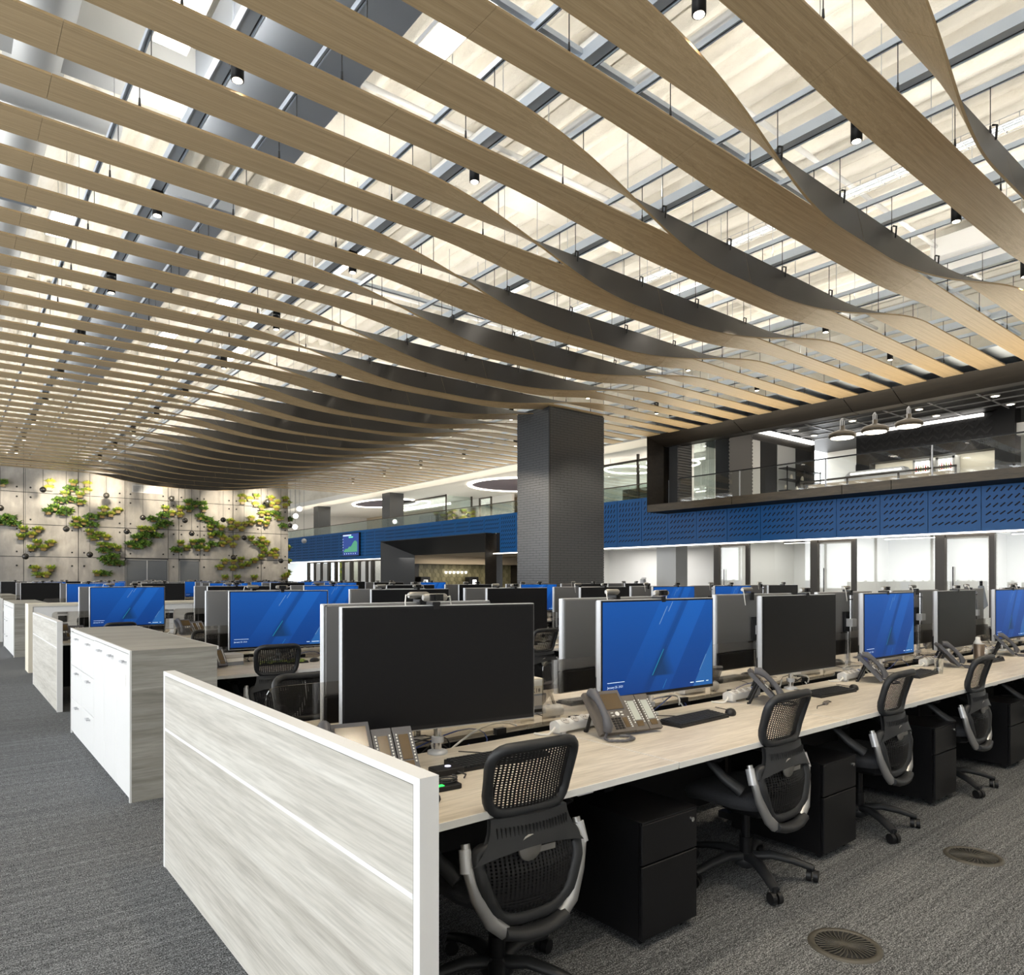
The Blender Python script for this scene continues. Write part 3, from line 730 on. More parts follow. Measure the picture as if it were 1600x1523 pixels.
x0 = on_y(1135, 740, YS).x; x1 = on_y(1170, 740, YS).x
wp = struct('wall_herringbone', MB().bx(x0, x1, YS - .12, YS + .4, 3.1, ZK), M['mortar'], label='grey herringbone tiled pier inside the timber frame')
hb = MB().bx(-.035, .035, -.012, 0, -.15, .15).mesh('herringbone_tile', M['herring'])
for i in range(40):
    for j in range(14):
        xx = x0 + .06 + j * .105; zz = 3.9 + i * .11
        if xx > x1 - .06 or zz > 6.3: continue
        o = obj('herringbone_tile', hb, wp, (xx, YS - .12, zz)); o.rotation_euler = (0, R(45 if j % 2 else -45), 0)
x0 = on_y(1040, 740, 13.6).x
struct('wall_pier_dark', MB().bx(IX + .45, IX + 1.0, 13.5, 13.76, 3.7, ZK), M['kitchen_dark'], label='dark slate pier at the left jamb of the timber frame')
p0 = on_y(1058, 740, 13.4).x; p1 = on_y(1080, 740, 13.4).x
wr = struct('wall_ribbed', MB().bx(p0, p1, 13.4, 13.7, 3.7, ZK), M['mortar'], label='ribbed grey brick pier beside the timber frame jamb')
for i in range(34): MB().bx(p0 + .01, p1 - .01, 13.37, 13.4, 3.72 + i * .08, 3.78 + i * .08).build('brick_course', M['herring'], wr)
p2 = on_y(1135, 740, 13.3).x - .6
gi = thing('inner_glazing', 'glass wall between the two tiled piers of the upper kitchen', 'glass wall', (p1, 13.3, 3.1))
for q in range(3): MB().bx(q * (p2 - p1) / 3 + .01, (q + 1) * (p2 - p1) / 3 - .01, -.006, .006, 0, 3.28).build('pane', M['glass_green'], gi)
# hanging factory pendants
for k, px_ in enumerate((1316, 1367, 1420)):
    yq = (9.85, 9.2, 8.55)[k]
    p = on_y(px_, (684, 675, 666)[k], yq)
    o = thing('pendant_lamp', 'bronze dome pendant lamp in the upper kitchen, %s of three' % ('left', 'middle', 'right')[k], 'pendant lamp', p, 0, 'kitchen pendant lamps')
    MB().lathe([(.33, 0), (.36, .03), (.36, .10), (.30, .15), (.16, .20), (.07, .24), (.07, .34), (0, .35)], (0, 0, 0), 24).build('shade', mat('bronze_shade', (.10, .085, .065), .35, .6) if k == 0 else bpy.data.materials['bronze_shade'], o)
    MB().lathe([(.30, -.012), (.30, .0)], (0, 0, 0), 20).build('diffuser', M['lamp_face'], o)
    MB().cyl((0, 0, .35), (0, 0, ZK - p.z), .014, n=6).build('stem', M['silver'], o)
    MB().tube([(-.11, 0, .22), (-.11, 0, .48), (0, 0, .56), (.11, 0, .48), (.11, 0, .22)], .012, 6).build('yoke', M['silver'], o)

# ---- wall display
t0 = on_x(535, 834, XF - .1); t1 = on_x(561, 868, XF - .1)
tv = thing('wall_display', 'wall display with a green market chart on the blue fascia', 'display', (XF - .02, t1.y, t1.z)); tw = t0.y - t1.y; th = t0.z - t1.z
MB().bx(-.08, 0, 0, tw, 0, th).build('case', M['black'], tv)
scr = MB().bx(-.086, -.08, .04, tw - .04, .04, th - .04).build('screen', emis('chart_blue', lin((30, 52, 110)), 1.0), tv)
pts = [.22, .30, .34, .31, .36, .42, .40, .46, .55, .62, .66, .64, .58]
poly = [(tw * .92, th * .18)] + [(tw * (.92 - .8 * i / 12), th * h) for i, h in enumerate(pts[::1])] + [(tw * .12, th * .18)]
mb = MB()
for i in range(12):
    y0, y1 = tw * (.90 - .8 * i / 12), tw * (.90 - .8 * (i + 1) / 12)
    mb.quad((-.09, y0, th * .18), (-.09, y1, th * .18), (-.09, y1, th * pts[i + 1]), (-.09, y0, th * pts[i]))
mb.build('chart_area', emis('chart_green', lin((62, 120, 92)), 1.0), scr)
mb = MB().bx(-.092, -.088, tw * .45, tw * .95, th * .88, th * .93)
for i in range(6): mb.bx(-.092, -.088, tw * (.84 - i * .13), tw * (.87 - i * .13), th * .09, th * .13)
for i in range(5): mb.bx(-.092, -.088, tw * .93, tw * .97, th * (.26 + i * .12), th * (.28 + i * .12))
mb.build('caption_bars', M['screen_text'], scr)
MB().bx(-.092, -.088, tw * .35, tw * .6, th * .79, th * .85).build('gain_bar', emis('gain_green', (.1, .6, .3), 1), scr)

# ---- brick column
CX0, CX1, CY0, CY1, CZ = 11.46, 13.35, 12.86, 14.09, 5.68
col = struct('wall_column', MB().bx(CX0 + .012, CX1 - .012, CY0 + .012, CY1 - .012, 0, CZ), M['mortar'], label='tall column clad in dark glazed bricks')
MB().bx(CX0 + .01, CX1 - .01, CY0 + .01, CY1 - .01, CZ, 7.5).build('column_core', M['slab'], col)
mb = MB(); bh = .062; bl = .24; j = 0; z = .01
while z + bh < CZ:
    off = (bl / 2) if j % 2 else 0
    for face in ('y0', 'y1', 'x0', 'x1'):
        a, b_ = (CX0, CX1) if face[0] == 'y' else (CY0, CY1)
        s_ = a - off
        while s_ < b_ - .01:
            u0 = max(s_, a) + .004; u1 = min(s_ + bl, b_) - .004; s_ += bl
            if u1 - u0 < .02: continue
            pr = .003 * ((j * 7 + int(s_ * 40)) % 3)
            if face == 'y0': mb.quad((u0, CY0 - pr, z), (u1, CY0 - pr, z), (u1, CY0 - pr, z + bh - .008), (u0, CY0 - pr, z + bh - .008))
            elif face == 'y1': mb.quad((u0, CY1 + pr, z), (u1, CY1 + pr, z), (u1, CY1 + pr, z + bh - .008), (u0, CY1 + pr, z + bh - .008))
            elif face == 'x0': mb.quad((CX0 - pr, u0, z), (CX0 - pr, u1, z), (CX0 - pr, u1, z + bh - .008), (CX0 - pr, u0, z + bh - .008))
            else: mb.quad((CX1 + pr, u0, z), (CX1 + pr, u1, z), (CX1 + pr, u1, z + bh - .008), (CX1 + pr, u0, z + bh - .008))
    z += bh; j += 1
tag(mb.build('glazed_brick', M['brick'], col), kind='stuff')
MB().bx(CX0 - .015, CX1 + .015, CY0 - .015, CY1 + .015, CZ, CZ + .09).build('cap', M['rail'], col)
MB().bx(CX0 - .012, CX0 + .02, CY0 - .012, CY0 + .02, 0, CZ).build('corner_trim', M['mortar'], col)
# ================================================================== timber baffles
ZC = 5.70; BT = .022
def sstep(t): t = max(0, min(1, t)); return t * t * (3 - 2 * t)
def twist(x, k=0):
    return R(78 - 16 * max(0, min(1, (k - 2) / 6))) * (sstep((x - 3.6) / 4.0) if x < 8.1 else sstep((12.7 - x) / 4.1))
def dip(x, k=0):
    return R(34 + 18 * max(0, min(1, (k - 2) / 3))) * (sstep((x - 4.5) / 3.1) if x < 8.3 else sstep((12.2 - x) / 3.0))
JX = [-2.0] + [.71 + 2.457 * i for i in range(7)] + [16.3]
JX = [j for j in JX if j < 16.31]
hang_me = None
def baffle(yf, width, tw, label, group, hangers, kk=0):
    o = thing('ceiling_baffle', label, 'ceiling baffle', (0, yf, ZC), 0, group)
    for a, b in zip(JX[:-1], JX[1:]):
        a += .0015; b -= .0015
        n = max(2, int((b - a) / (.11 if tw else .2))) if (b > 3.5 and a < 12.8) else 2
        rings = []
        for i in range(n + 1):
            x = a + (b - a) * i / n; th = twist(x, kk) if tw else dip(x, kk)
            c, s = math.cos(th), math.sin(th)
            # far edge is the straight hinge line; near edge swings down; wood side below
            if tw:
                def P(w_, t_): return (x, -w_ * c + t_ * s, -w_ * s - t_ * c)
            else:
                def P(w_, t_): return (x, -width + (width - w_) * c - t_ * s, -(width - w_) * s - t_ * c)
            # order: far-top, near-top, near-bottom, far-bottom   (t=0 dark top, t=BT wood underside)
            rings.append([P(0, 0), P(width, 0), P(width, BT), P(0, BT)])
        mb = MB()
        for j, mi in ((0, 1), (1, 2), (2, 0), (3, 2)):
            v = [q for r in rings for q in (r[j], r[(j + 1) % 4])]
            mb.add(v, [(2 * i, 2 * i + 1, 2 * i + 3, 2 * i + 2) for i in range(n)], mi, mi != 2)
        mb.add(rings[0], [(0, 3, 2, 1)], 2); mb.add(rings[-1], [(0, 1, 2, 3)], 2)
        pk = obj('plank', plank_mesh(mb), o)
    if hangers:
        for x in HX:
            th = twist(x) if tw else 0
            w_ = min(.16, width * .4) if th < .3 else .02
            zz = -w_ * math.sin(th)
            h = MB().cyl((x, -w_ * math.cos(th) - (0 if tw else width * .6), zz), (x, -w_ * math.cos(th) - (0 if tw else width * .6), .42), .0045, n=4).cyl((x, -w_ * math.cos(th) - (0 if tw else width * .6), zz), (x, -w_ * math.cos(th) - (0 if tw else width * .6), zz + .07), .012, .008, n=6).build('hanger', M['wire_grey'] if False else M['wire'], o)
            if th > .5:
                MB().tube([(x, -.02, .05), (x, -.06, .03), (x, -.05, -.10)], .011, 5).build('clip', M['black'], h)
    return o
def plank_mesh(mb):
    me = bpy.data.meshes.new('plank'); me.from_pydata(mb.v, [], mb.f)
    for k in (M['oak'], M['baffle_back'], M['oak_edge']): me.materials.append(k)
    me.polygons.foreach_set('material_index', mb.m)
    me.polygons.foreach_set('use_smooth', mb.sm)
    me.update(); return me
CH_X = sorted([x + d for x in [2.0 + 2.53 * i for i in range(-1, 6)] for d in (-.63, .63) if x + d < 16.2])
HX = [x for x in CH_X if x > .3]
i = 0
for k in range(-1, 22):
    yt = 2.41 + 1.435 * k
    for tw, yf, wd in ((False, yt - .765, .375), (True, yt, .44)):
        if yf < .9 or yf > 33.3: continue
        near = k < 9
        baffle(yf, wd, tw, 'twisting oak ceiling baffle showing a dark back, %s from the photo top' % ordn(k + 1) if tw else 'flat straight oak ceiling baffle, %s from the photo top' % ordn(max(k, 0)),
               'twisting oak baffles' if tw else 'flat oak baffles', near, k)
# ---- steel channels carrying the baffles
def channel(x, wide, lab):
    o = thing('track_channel' if wide else 'strut_channel', lab, 'channel', (x, 0, 6.12), 0, 'wide track channels' if wide else 'narrow strut channels')
    hw = .075 if wide else .022
    runs = ((-2, 12.8), (14.15, 33.4)) if 11.3 < x < 13.5 else ((-2, 33.4),)
    h = .10 if wide else .045
    for ya, yb_ in runs:
        MB().bx(-hw, hw, ya, yb_, 0, h).build('web', M['rail'], o)
        MB().bx(-hw, -hw + .012, ya, yb_, -.012, 0).build('flange', M['rail'], o); MB().bx(hw - .012, hw, ya, yb_, -.012, 0).build('flange', M['rail'], o)
        MB().bx(hw * .6 - .005, hw * .6 + .005, ya, yb_, -.006, 0).build('slot_line', M['rail_dark'], o)
    if 1.8 < x < 3.7: return
    for y in [1 + 2.4 * q for q in range(9)]: obj('rod', ROD, o, (0, y, h))
ROD = MB().cyl((0, 0, 0), (0, 0, 1.15), .005, n=4).mesh('rod', M['wire_grey'])
for q, x in enumerate(TRACK_X): channel(x, True, 'wide grey lighting track above the baffles, %s from the aisle' % ordn(q))
for q, x in enumerate([x for x in CH_X if x > 0]): channel(x, False, 'narrow grey strut channel above the baffles, %s from the aisle' % ordn(q))
# cross channels
for q, y in enumerate((4.55, 10.3, 16.0)):
    o = tag(MB().bx(-2, 16.2, y, y + .05, 6.17, 6.22).build('cross_channel', M['rail']), 'grey cross channel lying over the track channels, %s from the camera' % ordn(q), 'channel', 'cross channels')

# ---- track spots
def make_spot():
    o = thing('track_spot', 'x', 'spotlight', (0, 0, 0))
    MB().bx(-.06, .06, -.02, .02, .265, .28).build('adapter', M['black'], o)
    MB().bx(-.066, -.058, -.02, .02, .10, .265).bx(.058, .066, -.02, .02, .10, .265).bx(-.066, .066, -.02, .02, .25, .265).build('yoke', M['black'], o)
    MB().lathe([(.045, -.02), (.055, -.02), (.055, .215), (.047, .22)], (0, 0, 0), 14).build('can', M['black'], o)
    MB().lathe([(.043, -.024), (.043, -.012)], (0, 0, 0), 12).build('lens', M['lamp_face'], o)
    return Proto(o)
SP = make_spot()
for i, x in enumerate(TRACK_X):
    for j, y in enumerate(SPOT_Y):
        if x > 11 and x < 13.5 and 12.5 < y < 14.3: continue
        SP.put((x, y, 5.84), 0, 'black cylinder track spot, %s track from the aisle, %s from the camera' % (ordn(i), ordn(j)), 'track spots above the baffles')
        if y < 26 and not (6 < x < 11 and y > 9 and not (i == 3 and j in (4, 5))):
            aim = (11.46, 13.5, 2.6) if (i == 3 and j in (4, 5)) else (12.4, 12.86, 2.6) if (i == 4 and j == 3) else (x, y, 0)
            spot('spot_beam', (x, y, 5.1 if aim[2] else 5.80), aim, 450 if aim[2] else 200, 50 if aim[2] else 60)
# ---- ducts, pipes and trays in the void
def pipe(name, pts, r, m_, lab, cat, n=16, seams=0):
    o = thing(name, lab, cat, (0, 0, 0))
    MB().tube(pts, r, n).build('run', M[m_], o)
    if seams:
        a = Vector(pts[0]); b = Vector(pts[-1]); L = (b - a).length; d = (b - a).normalized(); q = .6
        while q < L:
            MB().cyl(a + d * q, a + d * (q + .05), r * 1.025, n=n).build('seam_band', M[m_], o); q += seams
    return o
pipe('round_duct', [(.75, 2, 6.92), (.75, 33, 6.92)], .27, 'duct_light', 'long pale spiral duct running above the aisle side', 'duct', 24, 2.4)
pipe('round_duct', [(-.4, 9.2, 6.75), (1.6, 9.2, 6.75)], .2, 'duct_light', 'short pale branch duct crossing near the aisle', 'duct', 20)
pipe('round_duct', [(-.4, 11.6, 6.65), (1.0, 11.6, 6.65)], .12, 'duct', 'narrow grey branch duct at the left edge', 'duct', 16)
o = thing('box_duct', 'large blue-grey rectangular duct above the left baffles', 'duct', (2.6, 1, 6.55))
MB().bx(-.5, .75, 0, 7.6, 0, .55).build('run', M['duct'], o)
for q in range(6): MB().bx(-.52, .77, .3 + q * 1.35, .34 + q * 1.35, -.02, .57).build('flange', M['duct'], o)
o = thing('box_duct', 'second blue-grey rectangular duct farther along the room', 'duct', (2.7, 10.2, 6.6))
MB().bx(-.4, .5, 0, 12, 0, .45).build('run', M['duct'], o)
for q in range(8): MB().bx(-.42, .52, .3 + q * 1.45, .34 + q * 1.45, -.02, .47).build('flange', M['duct'], o)
for q in range(4): MB().cyl((0, .8 + q * 3.4, .45), (0, .8 + q * 3.4, .8), .006, n=5).build('rod', M['wire_grey'], o)
o = thing('box_duct', 'cross duct bending over the left baffles', 'duct', (-1, 8.0, 6.75))
MB().bx(0, 3.3, 0, .7, 0, .4).build('run', M['duct_light'], o); MB().bx(3.3, 3.34, -.03, .73, -.03, .43).build('flange', M['duct_light'], o)
for q, x in enumerate((5.2, 6.0)): pipe('cable_pipe', [(x, 1, 7.0), (x, 33, 7.0)], .05, 'duct_light', '%s thin pale conduit beside the ceiling ribs' % ('left', 'right')[q], 'conduit', 8)
for q, (y, z_) in enumerate(((4.9, 7.1), (7.4, 7.15), (12.5, 7.1))): pipe('sprinkler_pipe', [(3.6, y, z_), (16.5, y, z_)], .035, 'white', 'white sprinkler pipe crossing the slab, %s from the camera' % ordn(q), 'pipe', 8)
# wire basket tray
o = thing('wire_tray', 'wire basket cable tray under the slab at the right', 'cable tray', (9.7, 1.5, 6.75))
for dx in (-.12, 0, .12): MB().bx(dx - .004, dx + .004, 0, 14, 0, .008).build('long_wire', M['wire_grey'], o)
for dx in (-.13, .13): MB().bx(dx - .004, dx + .004, 0, 14, .06, .068).build('side_wire', M['wire_grey'], o)
cw = MB().bx(-.13, .13, 0, .008, -.004, .004).bx(-.134, -.126, 0, .008, 0, .066).bx(.126, .134, 0, .008, 0, .066).mesh('cross_wire', M['wire_grey'])
for q in range(70): obj('cross_wire', cw, o, (0, q * .2, 0))
for q in range(4): MB().tube([(-.08 + q * .05, 0, .02), (-.06 + q * .05, 5, .025), (-.09 + q * .05, 9, .02), (-.08 + q * .05, 14, .02)], .012, 5).build('cable', M['rail'], o)
# bright strip luminaires lying above the baffles
for q, (x, y, l) in enumerate(((1.65, 6.0, 1.2), (4.9, 9.7, 1.2), (4.0, 12.6, 1.2), (1.3, 11.0, 1.2), (3.6, 4.6, 1.2), (7.6, 9.2, 1.2), (3.6, 15.5, 1.5), (5.0, 15.5, 1.5), (10.1, 6.9, 1.2))):
    o = thing('strip_luminaire', 'bright white strip luminaire above the baffles, %s in a scattered set' % ordn(q), 'lamp', (x, y, 6.45), 0, 'strip luminaires in the void')
    MB().bx(-.16, .16, 0, l, .0, .05).build('housing', M['white'], o); MB().bx(-.14, .14, .03, l - .03, -.012, 0).build('diffuser', M['led'], o)
    for yy in (.15, l - .15): MB().cyl((0, yy, .05), (0, yy, 1.04), .005, n=5).build('rod', M['wire_grey'], o)
# air conditioning cassette with pipework
o = thing('fan_coil', 'pale fan coil unit with valves beyond the right baffles', 'fan coil', (13.6, 4.3, 6.9))
MB().rbx(-.5, .5, -.7, .7, 0, .35, .03).build('case', M['white'], o)
for q in range(3): MB().tube([(-.4 + q * .15, .7, .1), (-.4 + q * .15, 1.2, .1), (-.4 + q * .15, 1.5, .3)], .03, 7).build('valve_pipe', M['silver'], o)
for q in range(5): MB().bx(-.45, .45, -.72, -.70, .05 + q * .05, .07 + q * .05).build('louvre', M['grille'], o)
pipe('lagged_pipe', [(4.3, .5, 7.1), (4.3, 4.2, 7.1)], .07, 'silver', 'short insulated pipe beside the nearest baffles', 'pipe', 10, .5)

o = tag(MB().bx(15.35, 17.1, -3, 14.0, 5.83, 5.87).bx(15.35, 16.74, 14.0, 33.3, 5.83, 5.87).build('edge_soffit', M['rail']), 'blue-grey metal soffit strip along the timber frame edge', 'soffit')
# ================================================================== furniture prototypes
# ---- task chair with figure-of-eight mesh back, facing +Y
def make_chair():
    o = thing('task_chair', 'x', 'chair')
    def yb(x, z):
        pts = [(.33, -.20), (.42, -.245), (.52, -.255), (.62, -.225), (.70, -.205), (.80, -.225), (.97, -.285)]
        for (z0, y0), (z1, y1) in zip(pts[:-1], pts[1:]):
            if z <= z1: t = (z - z0) / (z1 - z0); break
        else: t = 1
        return y0 + (y1 - y0) * t + 1.15 * x * x
    up_ = rounded([(-.158, .712), (.158, .712), (.180, .945), (-.180, .945)], [.07, .07, .075, .075], 6)
    lo_ = rounded([(-.14, .36), (.14, .36), (.205, .53), (.205, .605), (-.205, .605), (-.205, .53)], [.11, .11, .06, .05, .05, .06], 6)
    def p3(q, dy=0): return (q[0], yb(q[0], q[1]) + dy, q[1])
    def span(loop, val, ax):
        hit = []
        for a, b in zip(loop, loop[1:] + loop[:1]):
            if (a[ax] - val) * (b[ax] - val) < 0:
                t = (val - a[ax]) / (b[ax] - a[ax]); hit.append(a[1 - ax] + (b[1 - ax] - a[1 - ax]) * t)
        return (min(hit), max(hit)) if len(hit) > 1 else None
    def net(loop, nx, nz, wv, wh):
        mb = MB(); xs = [p[0] for p in loop]; zs = [p[1] for p in loop]
        for i in range(1, nx):
            x = min(xs) + (max(xs) - min(xs)) * i / nx; s_ = span(loop, x, 0)
            if not s_: continue
            L = [s_[0] + (s_[1] - s_[0]) * q / 6 for q in range(7)]
            a = [(x - wv, yb(x, z) , z) for z in L]; b = [(x + wv, yb(x, z), z) for z in L]
            mb.add(a + b, [(q, q + 1, q + 8, q + 7) for q in range(6)])
        for i in range(1, nz):
            z = min(zs) + (max(zs) - min(zs)) * i / nz; s_ = span(loop, z, 1)
            if not s_: continue
            L = [s_[0] + (s_[1] - s_[0]) * q / 8 for q in range(9)]
            a = [(x, yb(x, z) + .001, z - wh) for x in L]; b = [(x, yb(x, z) + .001, z + wh) for x in L]
            mb.add(a + b, [(q, q + 1, q + 10, q + 9) for q in range(8)])
        return mb
    MB().tube([p3(q) for q in up_], .0195, 8, closed=True).build('upper_back_frame', M['charcoal'], o)
    tag(net(up_, 24, 26, .0048, .0022).build('upper_mesh', M['black'], o), 'black woven mesh')
    MB().tube([p3(q) for q in lo_], .026, 8, closed=True).build('lower_back_frame', M['charcoal'], o)
    tag(net(lo_, 26, 22, .0052, .0028).build('lower_mesh', M['black'], o), 'black woven mesh')
    # flexible waist between both loops
    rows = []
    for j in range(7):
        t = j / 6; hw = .160 + .072 * t ** 2; row = []
        for i in range(17):
            f = -1 + i / 8; x = hw * f; z = .705 - (.095 + .045 * f * f) * t
            row.append((x, yb(x, z) - .026 - .010 * t, z))
        rows.append(row)
    mb = MB().loft(rows, 0, True, False, False)
    mb.loft([[(x, y + .02, z) for x, y, z in r] for r in rows], 0, True, False, False)
    mb.loft([rows[0], [(x, y + .02, z) for x, y, z in rows[0]]], 0, True, False, False); mb.loft([rows[-1], [(x, y + .02, z) for x, y, z in rows[-1]]], 0, True, False, False)
    wst = mb.build('waist', M['charcoal'], o)
    for i in range(-10, 11):
        x = i * .0145; MB().bx(x - .0014, x + .0014, yb(x, .655) - .0335, yb(x, .655) - .024, .638, .678).build('slit', M['black_matt'], wst)
    # outer cradle: dark bowl and polished side spars
    for s in (-1, 1):
        path = [(s * .235, yb(.225,.62) - .0, .63), (s * .238, yb(.235, .55) - .012, .55), (s * .214, yb(.24, .47) - .022, .465), (s * .168, yb(.19, .39) - .035, .375), (s * .12, yb(.12, .34) - .04, .335)]
        MB().tube(path, [.016, .021, .025, .027, .026], 8, flat=(.8, 1.0), up=(0, -1, 0)).build('side_spar', M['spar'], o)
        MB().tube([(s * .240, yb(.235, .6) - .004, .615), (s * .246, yb(.235, .55) - .01, .545)], .021, 6).build('spar_knuckle', M['silver'], o)
        # arm support and pad
        MB().tube([(s * .24, -.13, .50), (s * .285, -.06, .56), (s * .29, .02, .625)], [.03, .024, .02], 8, flat=(1, .6)).build('arm_support', M['charcoal'], o)
        MB().rbx(s * .29 - .045, s * .29 + .045, -.06, .21, .63, .66, .025).build('arm_pad', M['black'], o)
    MB().tube([(-.125, yb(.12, .34) - .042, .335), (-.06, yb(.06, .33) - .045, .318), (0, yb(0, .33) - .045, .314), (.06, yb(.06, .33) - .045, .318), (.125, yb(.12, .34) - .042, .335)], .03, 8, flat=(1.2, .75), up=(0, -1, 0)).build('lower_bowl', M['charcoal'], o)
    MB().lathe([(.0, -.004), (.044, -.004), (.048, .004), (.0, .012)], (-.03, yb(0, .58) - .010, .602), 18, axis='y').bx(-.03, .075, yb(0, .58) - .012, yb(0, .58) - .004, .578, .598).build('lumbar_plate', M['satin'], o)
    # seat
    rg = []
    for z, k in ((.395, .80), (.405, .95), (.435, 1.0), (.455, .985), (.468, .90), (.472, .5)):
        ring = []
        for i in range(32):
            a = 2 * math.pi * i / 32; c, s = math.cos(a), math.sin(a)
            x = .245 * k * math.copysign(abs(c) ** .55, c); y = .02 + .245 * k * math.copysign(abs(s) ** .6, s)
            ring.append((x, y, z - .03 * max(0, (y - .12)) / .14))
        rg.append(ring)
    MB().loft(rg, 0, True).build('seat', M['fabric'], o)
    MB().rbx(-.10, .10, -.16, .10, .335, .395, .03).build('tilt_housing', M['black'], o)
    MB().cyl((.10, .02, .37), (.24, .03, .375), .007, n=6).build('lever', M['black'], o)
    MB().cyl((0, 0, .085), (0, 0, .20), .032, n=12).cyl((0, 0, .20), (0, 0, .335), .020, n=12).build('gas_column', M['black_metal'], o)
    MB().lathe([(.035, .05), (.06, .07), (.055, .115), (.035, .125)], (0, 0, 0), 14).build('hub', M['charcoal'], o)
    for k in range(5):
        a = 2 * math.pi * k / 5 + .35; c, s = math.cos(a), math.sin(a)
        pts = [(.03, .105), (.12, .118), (.22, .098), (.315, .068)]
        MB().tube([(c * r_, s * r_, z) for r_, z in pts], [.030, .027, .024, .021], 8, flat=(.75, 1.15), up=(0, 0, 1)).build('base_arm', M['charcoal'], o)
        ca = a + 1.1 * k
        mc = MB()
        for sd in (-1, 1):
            q = Vector((c * .315, s * .315, .029)) + Vector((-math.sin(ca), math.cos(ca), 0)) * (sd * .016)
            d = Vector((-math.sin(ca), math.cos(ca), 0)) * .011
            mc.cyl(q - d, q + d, .028, n=14)
        mc.cyl((c * .315, s * .315, .05), (c * .315, s * .315, .075), .01, n=8)
        mc.build('caster', M['black'], o)
    return Proto(o)
CHAIR = make_chair()

# ---- monitor on a pole, screen facing -Y, origin on the desktop under the pole
MW, MH = .905, .53
def text_mesh(txt, size):
    cu = bpy.data.curves.new('t', 'FONT'); cu.body = txt; cu.size = size; cu.resolution_u = 1
    ob = bpy.data.objects.new('t', cu); COL.objects.link(ob)
    dg = bpy.context.evaluated_depsgraph_get(); me = bpy.data.meshes.new_from_object(ob.evaluated_get(dg))
    bpy.data.objects.remove(ob); bpy.data.curves.remove(cu); return me
date_me = text_mesh('January 25, 2021', .017); date_me.transform(Matrix.Rotation(R(90), 4, 'X')); date_me.materials.clear(); date_me.materials.append(M['screen_text']); date_me.name = 'date_text'
def make_monitor(kind):
    o = thing('monitor', 'x', 'monitor')
    z0 = .125; z1 = z0 + MH; hw = MW / 2; yf = -.075
    MB().rbx(-hw, hw, yf, yf + .032, z0, z1, .004).build('body', M['silver'], o)
    MB().bx(-hw + .006, hw - .006, yf - .004, yf + .004, z0 + .006, z1 - .004).build('bezel', M['black'], o)
    sc = MB().bx(-hw + .014, hw - .014, yf - .0055, yf - .004, z0 + .022, z1 - .012).build('screen', M['wallpaper'] if kind == 'blue' else M['screen_off'], o)
    if kind == 'blue':
        obj('date_text', date_me, sc, (-hw + .045, yf - .0065, z0 + .065))
        MB().bx(-hw + .045, -hw + .17, yf - .0065, yf - .006, z0 + .093, z0 + .0955).build('text_rule', M['screen_text'], sc)
        MB().bx(hw - .21, hw - .18, yf - .0065, yf - .006, z0 + .043, z0 + .047).bx(hw - .16, hw - .09, yf - .0065, yf - .006, z0 + .043, z0 + .047).bx(hw - .07, hw - .05, yf - .0065, yf - .006, z0 + .043, z0 + .047).build('text_bar', M['screen_text'], sc)
    # rear: grey shell with black lower skirt
    MB().rbx(-hw + .004, hw - .004, yf + .030, yf + .040, z0 + .125, z1 - .004, .01).build('rear_shell', M['greyback'], o)
    MB().rbx(-hw + .004, hw - .004, yf + .030, yf + .048, z0 + .002, z0 + .125, .01).build('rear_skirt', M['black'], o)
    MB().rbx(-.07, .07, yf + .04, yf + .055, z0 + .18, z0 + .36, .008).build('mount_plate', M['black'], o)
    MB().cyl((0, yf + .055, z0 + .27), (0, -.018, z0 + .27), .022, n=12).build('swivel', M['silver'], o)
    MB().bx(-.035, .035, -.035, .035, z0 + .235, z0 + .30).build('clamp', M['silver'], o)
    MB().cyl((0, 0, 0), (0, 0, z0 + .50), .0175, n=12).build('pole', M['chrome'], o)
    MB().cyl((0, 0, z0 + .46), (0, 0, z0 + .468), .0185, n=12).build('pole_band', M['black'], o)
    MB().lathe([(.045, 0), (.045, .012), (.02, .02)], (0, 0, 0), 14).build('pole_foot', M['silver'], o)
    MB().cyl((0, 0, .05), (0, 0, .075), .027, n=10).build('cable_collar', M['silver'], o)
    return Proto(o)
MON = {'blue': make_monitor('blue'), 'dark': make_monitor('dark')}
MON_TOP = .125 + MH
# ---- webcam clipped on a monitor
def make_cam():
    o = thing('webcam', 'x', 'webcam')
    MB().tube([(-.055, 0, .032), (-.045, 0, .032), (.045, 0, .032), (.055, 0, .032)], [.012, .017, .017, .012], 10).build('body', M['satin'], o)
    MB().bx(-.03, .03, -.024, -.015, .018, .046).build('face', M['black'], o)
    MB().lathe([(.012, -.031), (.012, -.022)], (0, 0, .032), 10, axis='y').build('lens', M['black_metal'], o)
    MB().bx(-.018, .018, -.02, .05, 0, .012).bx(-.018, .018, .04, .05, -.045, .01).bx(-.014, .014, -.024, -.018, -.018, .014).build('clip', M['black'], o)
    MB().tube([(.05, .01, .03), (.085, .03, .035), (.10, .05, .0), (.09, .055, -.08)], .003, 5).build('lead', M['cable_white'], o)
    return Proto(o)
CAM = make_cam()
